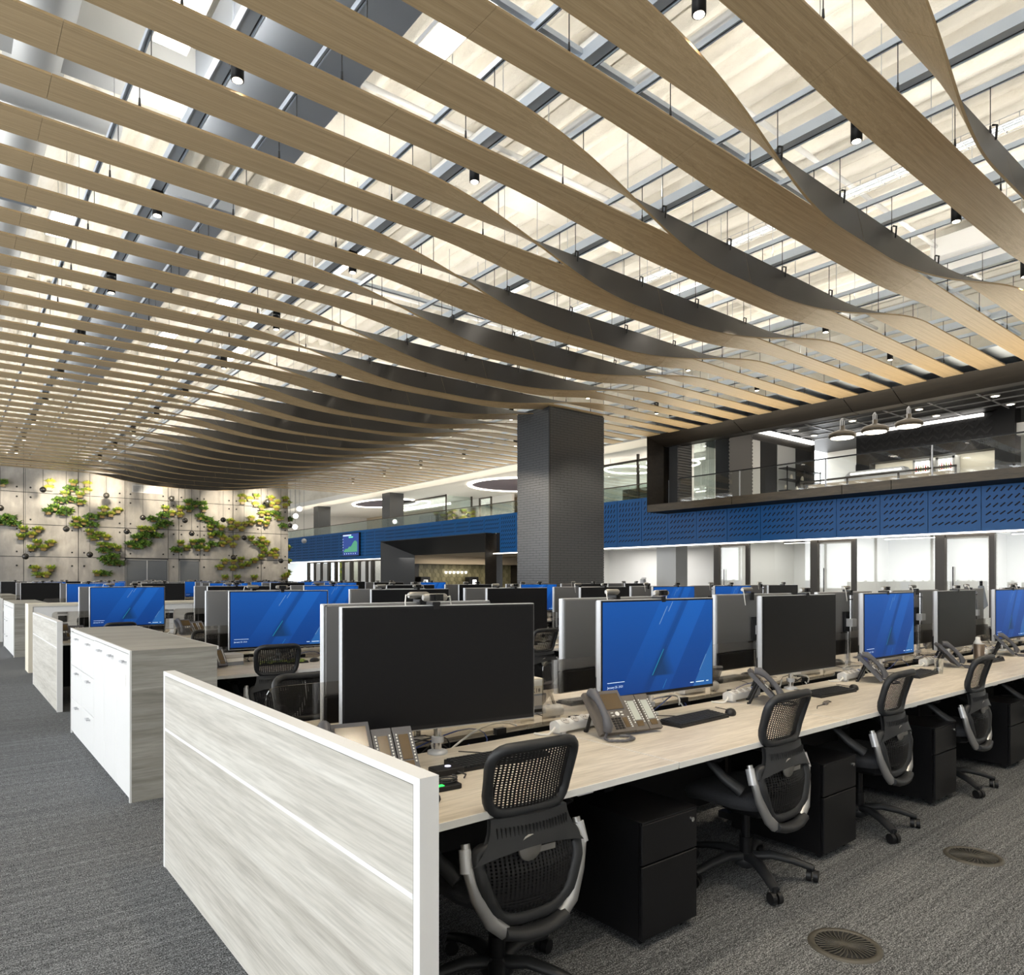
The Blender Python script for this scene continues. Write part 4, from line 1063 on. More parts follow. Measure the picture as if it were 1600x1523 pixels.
# ---- keyboard, mouse
def make_keyboard(colour=False):
    o = thing('keyboard', 'x', 'keyboard')
    MB().prism([(-.072, 0), (.072, 0), (.072, .022), (-.072, .012)], -.22, .22, 'x').build('case', M['black'], o)
    kb = [MB(), MB(), MB()]
    for r in range(6):
        x = -.212
        while x < .205:
            w_ = .016 if not (r == 0 and -.11 < x < .0) else .10
            y = -.062 + r * .0215; z = .0135 + (y + .072) / .144 * .010
            kb[((r + int((x + .3) * 31)) % 3) if colour else 0].bx(x, x + w_, y, y + .0175, z - .002, z + .006); x += w_ + .0035
    tag(kb[0].build('keys', M['charcoal'], o), kind='stuff')
    if colour:
        tag(kb[1].build('green_keys', M['leaf1'], o), kind='stuff'); tag(kb[2].build('yellow_keys', M['leaf2'], o), kind='stuff')
    MB().tube([(.0, .07, .012), (.01, .14, .004), (-.06, .22, .004)], .0025, 5).build('lead', M['wire'], o)
    return Proto(o)
KEYB = make_keyboard(); KEYC = make_keyboard(True)
def make_mouse():
    o = thing('computer_mouse', 'x', 'mouse')
    rg = []
    for z, k in ((0, .93), (.008, 1), (.020, .92), (.030, .68), (.035, .3)):
        rg.append([(.031 * k * math.copysign(abs(math.cos(a)) ** .8, math.cos(a)), .055 * k * math.sin(a) - .004 * z / .035, z) for a in [2 * math.pi * i / 20 for i in range(20)]])
    MB().loft(rg, 0, True).build('shell', M['black'], o)
    MB().cyl((-.004, .028, .026), (.004, .028, .026), .007, n=8).build('wheel', M['grille'], o)
    MB().tube([(0, .055, .006), (-.02, .12, .004), (-.10, .19, .004)], .0022, 5).build('lead', M['wire'], o)
    return Proto(o)
MOUSE = make_mouse()
# ---- desk phone with two key modules, leaning on its stand; front faces -Y
def make_phone(dark=False):
    o = thing('desk_phone', 'x', 'phone')
    tl = Matrix.Translation((0, 0, .01)) @ Matrix.Rotation(R(48), 4, 'X')
    def slab(x0, x1, z0, z1, t0, t1): 
        mb = MB(); mb.bxm(tl @ Matrix.Translation(((x0 + x1) / 2, (z0 + z1) / 2, (t0 + t1) / 2)), x1 - x0, z1 - z0, t1 - t0); return mb
    case = M['phone_dark'] if dark else M['phone']
    slab(-.13, .08, 0, .235, 0, .025).build('body', case, o)
    slab(-.055, .065, .125, .215, .025, .028).build('display', M['lcd_dark'], o)
    slab(-.06, .07, .12, .22, .0245, .0262).build('display_bezel', M['phone_dark'], o)
    mb = MB(); mb.cyl(tl @ Vector((.01, .098, .025)), tl @ Vector((.01, .098, .029)), .012, n=14); mb.build('nav_disc', M['key_white'], o)
    for sx, sz in ((-.018, .106), (.038, .106), (-.018, .09), (.038, .09)): slab(sx - .007, sx + .007, sz - .003, sz + .003, .025, .028).build('soft_key', M['key_white'], o)
    for r in range(5):
        for c in range(3): slab(-.035 + c * .02, -.021 + c * .02, .014 + r * .0135, .023 + r * .0135, .025, .0285).build('dial_key', M['black'], o)
    slab(.03, .055, .02, .075, .025, .027).build('label_window', M['lcd_dark'], o)
    for r in range(6): slab(.063, .07, .018 + r * .011, .024 + r * .011, .025, .028).build('line_key', M['key_white'], o)
    hs = [tl @ Vector(q) for q in ((-.10, .225, .040), (-.10, .205, .062), (-.10, .16, .072), (-.10, .11, .074), (-.10, .06, .072), (-.10, .02, .060), (-.10, .005, .038))]
    MB().tube(hs, [.023, .026, .019, .017, .019, .026, .022], 10, flat=(1, .85)).build('handset', M['phone_dark'], o)
    e = tl @ Vector((-.10, .0, .03))
    coil = [(e.x, e.y, max(.012, e.z)), (e.x - .03, e.y - .02, .012), (e.x - .035, e.y - .065, .010), (e.x + .03, e.y - .10, .010), (e.x + .10, e.y - .08, .010), (e.x + .11, e.y - .03, .010), (e.x + .06, e.y + .0, .012)]
    sm = []
    for i in range(len(coil) - 1):
        for q in range(6): sm.append(Vector(coil[i]).lerp(Vector(coil[i + 1]), q / 6))
    MB().tube(sm, [.0075 if i % 2 else .0062 for i in range(len(sm))], 7).build('coiled_cord', M['phone_dark'], o)
    for k in range(2):
        x0 = .085 + k * .085
        md = slab(x0, x0 + .080, .0, .20, 0, .02).build('key_module', case, o)
        slab(x0 + .02, x0 + .06, .055, .165, .02, .022).build('paper_strip', M['lcd_dark'] if dark else M['lcd'], md)
        slab(x0 + .02, x0 + .06, .02, .048, .02, .0225).build('page_display', M['lcd_dark'], md)
        for r in range(10):
            for xx in (x0 + .009, x0 + .067): slab(xx, xx + .006, .04 + r * .0135, .047 + r * .0135, .02, .0225).build('line_key', M['key_white'], md)
    for sx in (-.10, .05, .18): MB().tube([tl @ Vector((sx, .15, 0)), (sx, .15, .006), (sx, .165, .006)], .009, 6).build('stand', M['black'], o)
    return Proto(o)
PHONE = make_phone(); PHONED = make_phone(True)
# ---- power strip lying on the desk
def make_strip():
    o = thing('power_strip', 'x', 'power strip')
    MB().prism(rounded([(-.035, .012), (.035, .012), (.035, .055), (.0, .072), (-.035, .055)], .01, 3), -.17, .17, 'x').build('case', M['white'], o)
    MB().bx(-.15, -.12, -.03, .03, 0, .014).bx(.12, .15, -.03, .03, 0, .014).build('bracket', M['silver'], o)
    for k in range(4):
        c = Vector((-.115 + k * .072, -.0165, .0635)); nrm = Vector((0, -.437, .9)).normalized()
        if k < 3:
            s_ = MB().cyl(c, c + nrm * .003, .023, n=18).build('socket', M['socket'], o)
            for d in (-.007, .007): MB().cyl(c + Vector((d, 0, 0)), c + Vector((d, 0, 0)) + nrm * .0045, .003, n=6).build('pin_hole', M['black'], s_)
        else: MB().bxm(Matrix.Translation(c) @ Matrix.Rotation(R(26), 4, 'X'), .012, .02, .008).build('usb_port', M['cable_blue'], o)
    MB().tube([(-.17, 0, .035), (-.20, -.02, .03), (-.225, -.01, .01), (-.24, .03, .006), (-.24, .07, .005)], .006, 6).build('lead', M['cable_white'], o)
    return Proto(o)
STRIP = make_strip()
# ---- mobile pedestal, front faces -Y
def make_ped():
    o = thing('drawer_pedestal', 'x', 'pedestal')
    W, D, Z0, Z1 = .36, .56, .035, .51
    MB().bx(0, W, .018, D, Z0, Z1).build('carcass', M['black_metal'], o)
    MB().rbx(.002, W - .002, 0, .018, Z0 + .004, Z0 + .30, .004).build('drawer', M['black_metal'], o)
    d = MB().rbx(.002, W - .002, 0, .018, Z0 + .307, Z1 - .004, .004).build('drawer', M['black_metal'], o)
    MB().lathe([(.010, -.004), (.010, .002)], (W - .035, 0, Z1 - .045), 12, axis='y').build('lock', M['chrome'], d)
    MB().bx(0, W, 0, D, Z1, Z1 + .006).build('top', M['black_metal'], o)
    for sx in (.05, W - .05):
        for sy in (.05, D - .05): MB().cyl((sx - .01, sy, .018), (sx + .01, sy, .018), .018, n=10).cyl((sx, sy, .018), (sx, sy, .036), .008, n=6).build('caster', M['black'], o)
    return Proto(o)
PED = make_ped()
# ---- desk unit: top, edge, legs, modesty screen. origin at left end on the bench centre line, extends to +X and -Y
DW = 1.44; DZ = .73
def make_desk():
    o = thing('bench_desk', 'x', 'desk')
    MB().bx(.004, DW - .004, -.895, -.09, DZ - .025, DZ).build('desktop', M['desk'], o)
    MB().bx(.004, DW - .004, -.90, -.895, DZ - .025, DZ).build('front_edge', M['frost'], o)
    MB().bx(.0, .004, -.895, -.09, DZ - .02, DZ).build('joint_strip', M['white'], o)
    for x0 in (.0, DW - .03): MB().bx(x0, x0 + .03, -.80, -.10, 0.0, .04).bx(x0, x0 + .03, -.50, -.42, .04, DZ - .06).bx(x0, x0 + .03, -.80, -.10, DZ - .06, DZ - .025).build('leg', M['black_metal'], o)
    MB().bx(.03, DW - .03, -.13, -.11, .12, DZ - .03).build('modesty_panel', M['black_matt'], o)
    MB().bx(.2, DW - .2, -.10, .0, DZ - .16, DZ - .15).bx(.2, DW - .2, -.10, -.095, DZ - .15, DZ - .06).build('cable_tray', M['black_metal'], o)
    MB().lathe([(.022, -.006), (.026, .0)], (DW / 2 + .2, -.86, DZ - .028), 12).bx(DW / 2 + .16, DW / 2 + .24, -.875, -.845, DZ - .04, DZ - .026).build('hook_plate', M['silver'], o)
    return Proto(o)
DESK = make_desk()
def make_divider():
    o = thing('desk_divider', 'x', 'desk divider')
    MB().prism(rounded([(.03, DZ + .01), (DW - .03, DZ + .01), (DW - .03, DZ + .34), (.03, DZ + .34)], [.01, .01, .05, .05], 4), -.004, .004, 'y').build('pane', M['glass_smoke'], o)
    for x in (.25, DW - .25): MB().bx(x - .03, x + .03, -.015, .015, DZ, DZ + .03).build('clamp', M['black_metal'], o)
    return Proto(o)
DIV = make_divider()
# ================================================================== benches
def end_panel(y0, y1, x0, lab):
    o = thing('privacy_screen', lab, 'screen', (x0, y0, 0)); L = y1 - y0; T = .055; Hh = 1.015
    MB().bx(.006, T - .006, .03, L - .03, 0.0, Hh - .02).build('core', M['white'], o)
    MB().bx(0, .006, .032, L - .032, .006, .712).bx(T - .006, T, .032, L - .032, .006, .712).build('lower_board', M['pale'], o)
    MB().bx(0, .006, .032, L - .032, .726, Hh - .022).bx(T - .006, T, .032, L - .032, .726, Hh - .022).build('upper_board', M['pale'], o)
    MB().bx(0, T, 0, .03, 0, Hh).build('end_cap', M['white'], o); MB().bx(0, T, L - .03, L, 0, Hh).build('end_cap', M['white'], o)
    MB().bx(0, T, .03, L - .03, Hh - .02, Hh).build('top_cap', M['white'], o)
    MB().bx(-.001, .006, .032, L - .032, .712, .726).build('joint_strip', M['white'], o)
    return o
def end_cabinet(y0, y1, x0, lab):
    o = thing('storage_cabinet', lab, 'cabinet', (x0, y0, 0)); L = y1 - y0; D = .56; Hh = 1.015
    MB().bx(.02, D - .008, .02, L - .02, .0, Hh - .022).build('carcass', M['white'], o)
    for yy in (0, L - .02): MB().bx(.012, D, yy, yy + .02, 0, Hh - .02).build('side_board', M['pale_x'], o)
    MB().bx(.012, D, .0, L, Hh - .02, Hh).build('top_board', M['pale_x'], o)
    MB().bx(-.001, .011, -.001, L + .001, Hh - .022, Hh + .001).build('white_edging', M['white'], o); MB().bx(-.001, .011, -.001, .022, 0, Hh - .022).build('white_edging', M['white'], o); MB().bx(-.001, .011, L - .022, L + .001, 0, Hh - .022).build('white_edging', M['white'], o); MB().bx(D, D + .01, 0, L, Hh - .022, Hh).build('white_edging', M['white'], o)
    MB().bx(D - .008, D, .02, L - .02, 0, Hh - .022).build('rear_board', M['pale'], o)
    # near end: three tall narrow doors; far end: two stacks of three drawers
    def handle(par, y, z): 
        MB().bx(-.028, -.022, y - .05, y + .05, z - .006, z + .006).bx(-.028, .004, y - .046, y - .04, z - .005, z + .005).bx(-.028, .004, y + .04, y + .046, z - .005, z + .005).build('handle', M['silver'], par)
    dl = (L - .044) * .52; w_ = dl / 3
    for k in range(3):
        a = .022 + k * w_
        d = MB().rbx(.002, .02, a + .003, a + w_ - .003, .03, Hh - .03, .003).build('door', M['white'], o); handle(d, a + w_ * .3, .93)
        MB().bx(-.001, .003, a + w_ * .25, a + w_ * .32, .76, .84).build('label_slot', M['paper'], d)
    w2 = (L - .044 - dl) / 2
    for k in range(2):
        for r in range(3):
            a = .022 + dl + k * w2; z0 = .03 + r * .318
            d = MB().rbx(.002, .02, a + .003, a + w2 - .003, z0, z0 + .312, .003).build('drawer', M['white'], o); handle(d, a + w2 * .35, z0 + .27)
    return o
def storage_row(y, x0, n):
    for k in range(n):
        o = thing('filing_cabinet', 'white filing cabinet in the low storage row, %s from the aisle' % ordn(k), 'cabinet', (x0 + k * .8, y, 0), 0, 'filing cabinets of the storage row')
        MB().bx(0, .8, .02, .5, 0, 1.05).build('carcass', M['white'], o)
        MB().bx(0, .8, -.01, .52, 1.05, 1.09).build('top', M['cream'], o)
        for r in range(3):
            d = MB().rbx(.005, .795, 0, .02, .04 + r * .335, .04 + r * .335 + .325, .004).build('drawer', M['white'], o)
            MB().bx(.33, .47, -.012, .0, .25 + r * .335, .28 + r * .335).build('label_holder', M['grille'], d); MB().bx(.34, .46, -.014, .0, .12 + r * .335, .22 + r * .335).build('handle_recess', M['black'], d)
    o = tag(MB().bx(x0 - .06, x0, -.01 + y, y + .52, 0, 1.09).build('end_board', M['cream']), 'cream end board closing the low storage row at the aisle', 'end board')
S_ = {'B': 'blue', 'D': 'dark'}
BENCH = [  # centre line, first desk x, desks, screens near side, screens far side, end
    (2.78, .96, 7, 'DBDBDBD', 'DBBDDBD', ('panel', 1.48, 4.03, .90)),
    (6.69, 1.545, 7, 'BDDDBBD', 'DDBBDBD', ('cabinet', 5.29, 8.08, .975)),
    (10.74, 1.06, 8, 'BDBDDBDD', 'BDDBDBDD', ('panel', 9.38, 12.10, 1.0)),
    (17.75, 1.62, 7, 'BDBDBDB', 'DDDBDDB', ('cabinet', 16.35, 19.15, 1.05)),
    (21.9, 1.12, 7, 'DBDDBBD', 'DDBDDBD', ('panel', 20.55, 23.25, 1.06)),
    (25.9, 1.66, 7, 'BDDBDDB', 'DDBDDBD', ('cabinet', 24.5, 27.3, 1.09)),
    (29.9, 1.14, 7, 'DDBDDBD', 'DDBDDBD', ('panel', 28.55, 31.25, 1.08)),
]
MON_X = {0: [1.70, 3.12, 4.60, 5.96, 7.36, 8.80, 10.25]}
MON_R = {0: [-9, -3, -2, 0, 0, 0, 0]}
BN = ['front', 'second', 'third', 'fourth', 'fifth', 'sixth', 'seventh']
for b, (yc, x0, n, near, far, end) in enumerate(BENCH):
    bn = BN[b]
    if end[0] == 'panel': end_panel(end[1], end[2], end[3], 'pale wood privacy screen with white edges closing the %s bench' % bn)
    else: end_cabinet(end[1], end[2], end[3], 'low white-fronted cabinet with wood sides at the end of the %s bench' % bn)
    for side in (0, 1):
        sd = ('near', 'far')[side]; sg = -1 if side == 0 else 1; rz = 0 if side == 0 else math.pi
        for k in range(n):
            cx = x0 + DW * (k + .5)
            which = '%s bench %s side, %s from the aisle' % (bn, sd, ordn(k))
            DESK.put((x0 + DW * k if side == 0 else x0 + DW * (k + 1), yc, 0), rz, 'pale wood desk, ' + which, 'desks of the %s bench' % bn)
            kind = S_[(near if side == 0 else far)[k]]
            mx = MON_X[b][k] if (b in MON_X) else cx + .14
            if side == 1: mx = cx + .08 if b else MON_X[0][k] + .06
            mr = R(MON_R[b][k]) if (b in MON_R and side == 0) else R(random.uniform(-4, 4))
            if b == 1 and k == 0 and side == 0: mx, mr = 2.45, R(-6)
            ym = yc + sg * .135 + (-.0 if side == 0 else 0)
            MON[kind].put((mx, ym, DZ), rz + mr, ('large monitor showing a blue wallpaper, ' if kind == 'blue' else 'large monitor with a dark screen, ') + which, 'monitors of the %s bench' % bn)
            f_ = Matrix.Rotation(rz + mr, 3, 'Z') @ Vector((.02 + .06 * ((k * 7 + b) % 3 - 1), -.06, 0))
            CAM.put((mx + f_.x, ym + f_.y, DZ + MON_TOP), rz + mr, 'silver and black webcam on a monitor, ' + which, 'webcams')
            if side == 0: DIV.put((x0 + DW * k, yc, 0), 0, 'clear desk divider of the %s bench, %s from the aisle' % (bn, ordn(k)), 'desk dividers')
            if b > 2: continue
            yk = yc + sg * .40
            kx = cx + (.12 if side == 0 else -.1)
            if b == 0 and side == 0: kx = (1.83, 3.17, 4.62, 6.05, 7.5, 8.9, 10.3)[k]
            (KEYC if (b == 1 and k == 0 and side == 0) else KEYB).put((kx, yk, DZ), rz + R((-3, 2, -2, 4)[k % 4]), ('keyboard with green and yellow keys, ' if (b == 1 and k == 0 and side == 0) else 'black keyboard, ') + which, 'keyboards')
            if not (b == 0 and k == 0 and side == 0): MOUSE.put((kx - sg * .30, yk - .02, DZ), rz + R(-60), 'black computer mouse, ' + which, 'mice')
            px_ = cx + sg * .60
            if b == 0 and side == 0:
                if k == 0: PHONED.put((1.21, 2.44, DZ), R(-12), 'taupe phone with two key modules beside the front end panel', 'desk phones')
                else: (PHONE if k in (1,) else PHONED).put((cx - .54, 2.37 + (.0 if k == 1 else .05), DZ), R(-10 if k == 1 else (28, 35, 24, 30, 20, 20)[k - 1]), ('taupe phone with key modules, ' if k == 1 else 'dark grey phone with key modules, ') + which, 'desk phones')
            else: PHONED.put((px_, yc + sg * .42, DZ), rz + R(random.uniform(-15, 15)), 'dark grey phone with key modules, ' + which, 'desk phones')
            if not (k == 0 and b in (0, 2)): STRIP.put((cx - .60 if side == 0 else cx + .60, yc + sg * .17, DZ), rz + R(4), 'white power strip on a desk, ' + which, 'power strips')
            if b < 2 or k < 4:
                chx, chr_ = cx - .1, R(random.uniform(-12, 12))
                cyy = yc + sg * .72
                if b == 0 and side == 0: chx, chr_ = [(1.58, R(-4)), (3.16, R(1)), (4.36, R(3)), (5.68, R(2)), (7.15, R(4)), (8.7, 0), (10.2, 0)][k]
                if side == 1: cyy = yc + .86
                CHAIR.put((chx, cyy, 0), rz + chr_, 'black mesh-back task chair, ' + which, 'task chairs')
                if side == 0: PED.put((x0 + DW * k + 1.24 if not (b == 0) else 2.19 + 1.44 * k, yc - .88, 0), 0, 'black two-drawer pedestal, ' + which, 'drawer pedestals')
storage_row(13.55, 1.12, 9)
# ================================================================== planted wall
def leaf_mesh(seed, n, spread, height, droop, mats, lw):
    rnd = random.Random(seed); mb = MB()
    for i in range(n):
        a = rnd.uniform(0, 2 * math.pi); el = rnd.uniform(.35, 1.5); L = rnd.uniform(.55, 1) * spread
        base = Vector((rnd.uniform(-.11, .11), rnd.uniform(-.04, .02), rnd.uniform(.07, .11)))
        d = Vector((math.cos(a) * math.cos(el), math.sin(a) * math.cos(el) * .8 - .25, math.sin(el) * height)).normalized()
        side = d.cross(Vector((0, 0, 1)))
        side = side.normalized() if side.length > .01 else Vector((1, 0, 0))
        p1 = base + d * L * .55; p2 = base + d * L - Vector((0, 0, droop * L * rnd.uniform(.3, 1)))
        w_ = lw * rnd.uniform(.7, 1.2); m_ = rnd.choice((0, 0, 1))
        mb.add([base, p1 - side * w_, p2, p1 + side * w_], [(0, 1, 2), (0, 2, 3)], m_)
    return mb
VAR = []
for i, (n_, sp, h, dr, mm, lw) in enumerate(((70, .31, .95, .35, ('leaf0', 'leaf1'), .045), (80, .25, .9, .25, ('leaf1', 'leaf2'), .04), (80, .24, .95, .2, ('leaf2', 'leaf1'), .04), (85, .34, .85, .9, ('leaf0', 'leaf1'), .035), (80, .26, .8, .6, ('leaf1', 'leaf2'), .05), (80, .23, 1.0, .2, ('leaf2', 'leaf2'), .035))):
    VAR.append(leaf_mesh(i + 3, n_, sp, h, dr, mm, lw).mesh('foliage', [M[k] for k in mm]))
pot_me = MB().prism([(-.075, .0), (.075, 0), (.095, .12), (-.095, .12)], -.15, -.01, 'y').mesh('pot', M['pot'])
shelf_me = MB().bx(-.12, .12, -.16, .0, -.010, 0).mesh('bracket_shelf', M['black_metal'])
# pixel spots of the pots on the wall (third value: foliage kind)
A = [(20, 270, 0), (525, 250, 5), (510, 310, 5), (500, 560, 0), (565, 520, 0), (650, 570, 3), (690, 540, 3), (680, 375, 1), (630, 440, 3), (740, 430, 3), (740, 320, 3), (830, 385, 1), (830, 460, 4), (900, 340, 2), (905, 270, 5), (760, 260, 1), (15, 670, 3), (140, 680, 3), (90, 620, 3), (240, 740, 1), (215, 820, 1), (395, 745, 2), (325, 800, 2), (385, 880, 1), (325, 940, 1), (450, 935, 2), (530, 885, 2), (790, 640, 1), (870, 665, 1), (955, 690, 3), (790, 700, 4), (960, 610, 3), (930, 770, 1), (1030, 790, 4), (970, 830, 4), (1105, 825, 2), (1065, 900, 4), (1145, 910, 4), (1220, 940, 1), (1085, 960, 3), (1180, 1020, 3), (1100, 1050, 3), (1145, 1090, 3), (1230, 1090, 3), (1080, 530, 2), (1060, 595, 1), (1150, 585, 2), (1225, 545, 2), (1350, 900, 0), (1430, 920, 3), (1510, 880, 3), (1410, 830, 0), (1480, 735, 1), (1560, 740, 1), (1510, 790, 3), (360, 1150, 2), (530, 1150, 1), (400, 1215, 4), (480, 1215, 5), (1010, 1200, 1), (1090, 1200, 3)]
B = [(255, 390, 1), (320, 440, 2), (405, 390, 1), (405, 455, 5), (240, 460, 3), (130, 500, 3), (205, 570, 3), (265, 540, 3), (95, 610, 4), (20, 600, 4), (165, 670, 3), (40, 680, 3), (30, 760, 3), (490, 330, 0), (500, 400, 0), (560, 350, 0), (640, 350, 0), (610, 480, 0), (650, 400, 0), (690, 500, 3), (750, 540, 3), (720, 590, 1), (835, 590, 2), (730, 670, 1), (800, 650, 3), (845, 690, 2), (845, 760, 2), (910, 720, 5), (990, 690, 5), (955, 770, 5), (930, 520, 2), (1000, 550, 5), (940, 590, 2), (1085, 550, 5), (1045, 600, 5), (1145, 540, 2), (1230, 530, 2), (1300, 550, 1), (1145, 490, 5), (1255, 445, 2), (1320, 430, 4), (1320, 500, 1), (1050, 265, 2), (1055, 320, 5), (1130, 290, 5), (1200, 265, 1), (1190, 345, 5), (1255, 380, 2), (1350, 280, 2), (1350, 345, 2), (1420, 320, 5), (1410, 385, 5), (1500, 290, 2), (1500, 360, 5), (1400, 440, 3), (1440, 490, 4), (1490, 570, 3), (410, 750, 1), (540, 740, 1), (620, 740, 0), (370, 820, 3), (475, 800, 1), (590, 805, 0), (680, 810, 1), (750, 760, 3), (1145, 700, 1), (1195, 745, 4), (1260, 705, 5), (1300, 745, 2), (1255, 780, 4), (1280, 830, 1), (1250, 890, 1), (1340, 860, 2), (1395, 825, 2), (1400, 885, 5), (870, 940, 2), (820, 1000, 2), (960, 940, 5), (955, 1010, 2), (1040, 920, 1), (1050, 985, 1), (1115, 965, 1), (1180, 930, 2), (870, 1108, 1), (1000, 1108, 1), (1180, 1108, 1), (1490, 1100, 2), (1520, 1080, 2)]
spots_ = [(.15 * x, 720 + .15 * y, k) for x, y, k in A] + [(220 + .15 * x, 740 + .15 * y, k) for x, y, k in B]
spots_.sort()
KIND = ['dark ferns', 'green leaves', 'lime leaves', 'trailing greenery', 'drooping leaves', 'yellow-green leaves']
def big_ord(i):
    n = i + 1
    if n <= 59: return ordn(i)
    tens = {6: 'sixty', 7: 'seventy', 8: 'eighty', 9: 'ninety'}
    if n >= 100: return 'one hundred' + (' and ' + big_ord(n - 101) if n > 100 else 'th')
    return tens[n // 10] + '-' + ORD[n % 10 - 1] if n % 10 else tens[n // 10][:-1] + 'ieth'
for i, (px_, py_, k) in enumerate(spots_):
    p = on_y(px_, py_, YB - .1)
    o = thing('wall_planter', 'wall planter with %s on the concrete wall, %s from the left' % (KIND[k], big_ord(i)), 'planter', (p.x, YB - .05, p.z), 0, 'planters on the concrete wall')
    obj('pot', pot_me, o); obj('foliage', VAR[k], o, (0, -.08, .0)).rotation_euler = (0, 0, R((i * 47) % 24 - 12))
    obj('bracket_shelf', shelf_me, o)
# planters round the end of the wall
for i, (py_, k) in enumerate(((790, 2), (815, 3), (860, 2), (880, 4), (898, 1))):
    p = on_y(454, py_, YB + .1)
    o = thing('wall_planter', 'planter on the end face of the concrete wall, %s from the top' % ordn(i), 'planter', (13.0, YB + .17, p.z), R(90), 'planters on the wall end')
    obj('pot', pot_me, o); obj('foliage', VAR[k], o, (0, -.08, 0)); obj('bracket_shelf', shelf_me, o)
# globe pendants in front of the wall
GA = [(448, 300), (5, 490), (1108, 360), (690, 710), (1320, 735), (265, 995), (935, 975), (1488, 590)]
GB = [(320, 258), (20, 460), (460, 487), (530, 622), (858, 480), (1320, 290), (1078, 668), (965, 872), (1460, 907), (1555, 540)]
GP = [(.15 * x, 720 + .15 * y) for x, y in GA] + [(220 + .15 * x, 740 + .15 * y) for x, y in GB[:1] + GB[2:]]
GP.sort()
M['globe'] = mat('smoked_globe', (.05, .047, .043), .22, .5)
for i, (px_, py_) in enumerate(GP):
    p = on_y(px_, py_, 32.55)
    o = thing('globe_pendant', 'smoked globe pendant before the planted wall, %s from the left' % ordn(i), 'pendant lamp', p, 0, 'globe pendants')
    MB().lathe([(0, -.115)] + [(.115 * math.cos(R(a)), .115 * math.sin(R(a))) for a in range(-75, 90, 15)] + [(0, .115)], (0, 0, 0), 18).build('globe', M['globe'], o)
    MB().lathe([(.0, .01), (.07, 0), (.0, -.005)], (0, .112, .03), 12, axis='y').build('lit_face', M['lamp_face'], o)
    MB().cyl((0, 0, .11), (0, 0, 5.66 - p.z), .007, n=5).build('cable', M['wire'], o)
for i, (px_, py_, wv) in enumerate(((95, 775, 1), (165, 765, 1), (20, 800, .6), (255, 780, .8), (345, 790, .9), (405, 790, 1.3), (70, 860, .6), (200, 830, .6), (310, 850, .6), (420, 850, .9), (130, 850, .5))):
    p = on_y(px_, py_, YB)
    spot('wall_washer', (p.x - .3, YB - 2.2, 5.1), p, 430 * wv, 56, (1, .88, .68), .9, .1)
# high sheltered pendants beyond the wall end
for i, (px_, py_) in enumerate(((461, 823), (462, 806), (468, 795), (475, 845))):
    p = on_y(px_, py_, 36)
    o = thing('globe_pendant', 'bright globe pendant beyond the end of the concrete wall, %s' % ('upper', 'middle', 'top', 'lowest')[i], 'pendant lamp', p, 0, 'globe pendants beyond the wall')
    MB().lathe([(0, -.14), (.1, -.1), (.14, 0), (.1, .1), (0, .14)], (0, 0, 0), 14).build('globe', M['led_soft'] if i != 3 else M['silver'], o)
    MB().cyl((0, 0, .13), (0, 0, 7.56 - p.z), .007, n=5).build('cable', M['wire'], o)

# ================================================================== small things
# round floor diffusers
fin_me = None
for i, (px_, py_) in enumerate(((1320, 1477), (1521, 1338))):
    p = on_z(px_, py_, 0)
    o = thing('floor_diffuser', 'round bronze floor diffuser in the carpet, %s one' % ('nearer', 'farther')[i], 'floor vent', (p.x, p.y, 0), R(20), 'floor diffusers')
    n_ = 36
    def rg(r_, z): return [(r_ * math.cos(2 * math.pi * q / n_), r_ * math.sin(2 * math.pi * q / n_), z) for q in range(n_)]
    MB().loft([rg(.142, .0), rg(.138, .006), rg(.118, .008), rg(.114, .003)], 0, True, False).build('rim', M['vent'], o)
    MB().add(rg(.116, .0012), [tuple(range(n_))]).build('well', M['black_matt'], o)
    MB().lathe([(.016, .002), (.014, .007)], (0, 0, 0), 14).build('boss', M['vent'], o)
    if fin_me is None:
        pts = [(.014, 0), (.04, .006), (.075, .004), (.112, -.006)]
        fin_me = MB().tube([(r_, y_, .005) for r_, y_ in pts], [.0018, .0022, .0028, .0034], 4, up=(0, 0, 1)).mesh('fin', M['vent'])
    for q in range(32): obj('fin', fin_me, o, (0, 0, 0), 2 * math.pi * q / 32)

def box_at(name, label, cat, loc, sx, sy, sz, m_, rz=0, grp=None):
    o = thing(name, label, cat, loc, rz, grp); return o
# stacked small boxes with a shelf code behind the first monitor
bx0 = on_z(838, 1112, DZ)
o = thing('parts_box', 'grey label-covered carton under the beige one behind the first dark monitor', 'carton', (2.60, 3.10, DZ), R(-6))
MB().bx(-.1, .09, -.05, .06, 0, .115).build('carton', M['book'], o); MB().bx(-.09, .08, -.052, -.05, .05, .105).build('label_sheet', M['socket'], o); MB().bx(-.09, .08, -.052, -.05, .012, .03).build('label_band', M['black'], o)
o = thing('parts_box', 'small beige carton marked K18 on top of the grey carton', 'carton', (2.60, 3.10, DZ + .115), R(-6))
MB().bx(-.1, .075, -.045, .05, 0, .085).build('carton', M['cream'], o); MB().bx(-.095, .07, -.047, -.045, .045, .08).build('label_sheet', M['paper'], o)
tm = text_mesh('K18', .036); tm.transform(Matrix.Rotation(R(90), 4, 'X')); tm.materials.clear(); tm.materials.append(M['black']); obj('code_text', tm, o, (-.005, -.0465, .008))
# spray bottle
p = on_z(900, 1106, DZ)
o = thing('spray_bottle', 'small white pump bottle behind the glass divider', 'bottle', (p.x, p.y, DZ))
MB().lathe([(.024, 0), (.026, .01), (.026, .085), (.014, .10)], (0, 0, 0), 14).build('bottle', M['white'], o); MB().lathe([(.014, .10), (.014, .125), (.016, .126), (.012, .145)], (0, 0, 0), 12).build('cap', M['frost'], o)
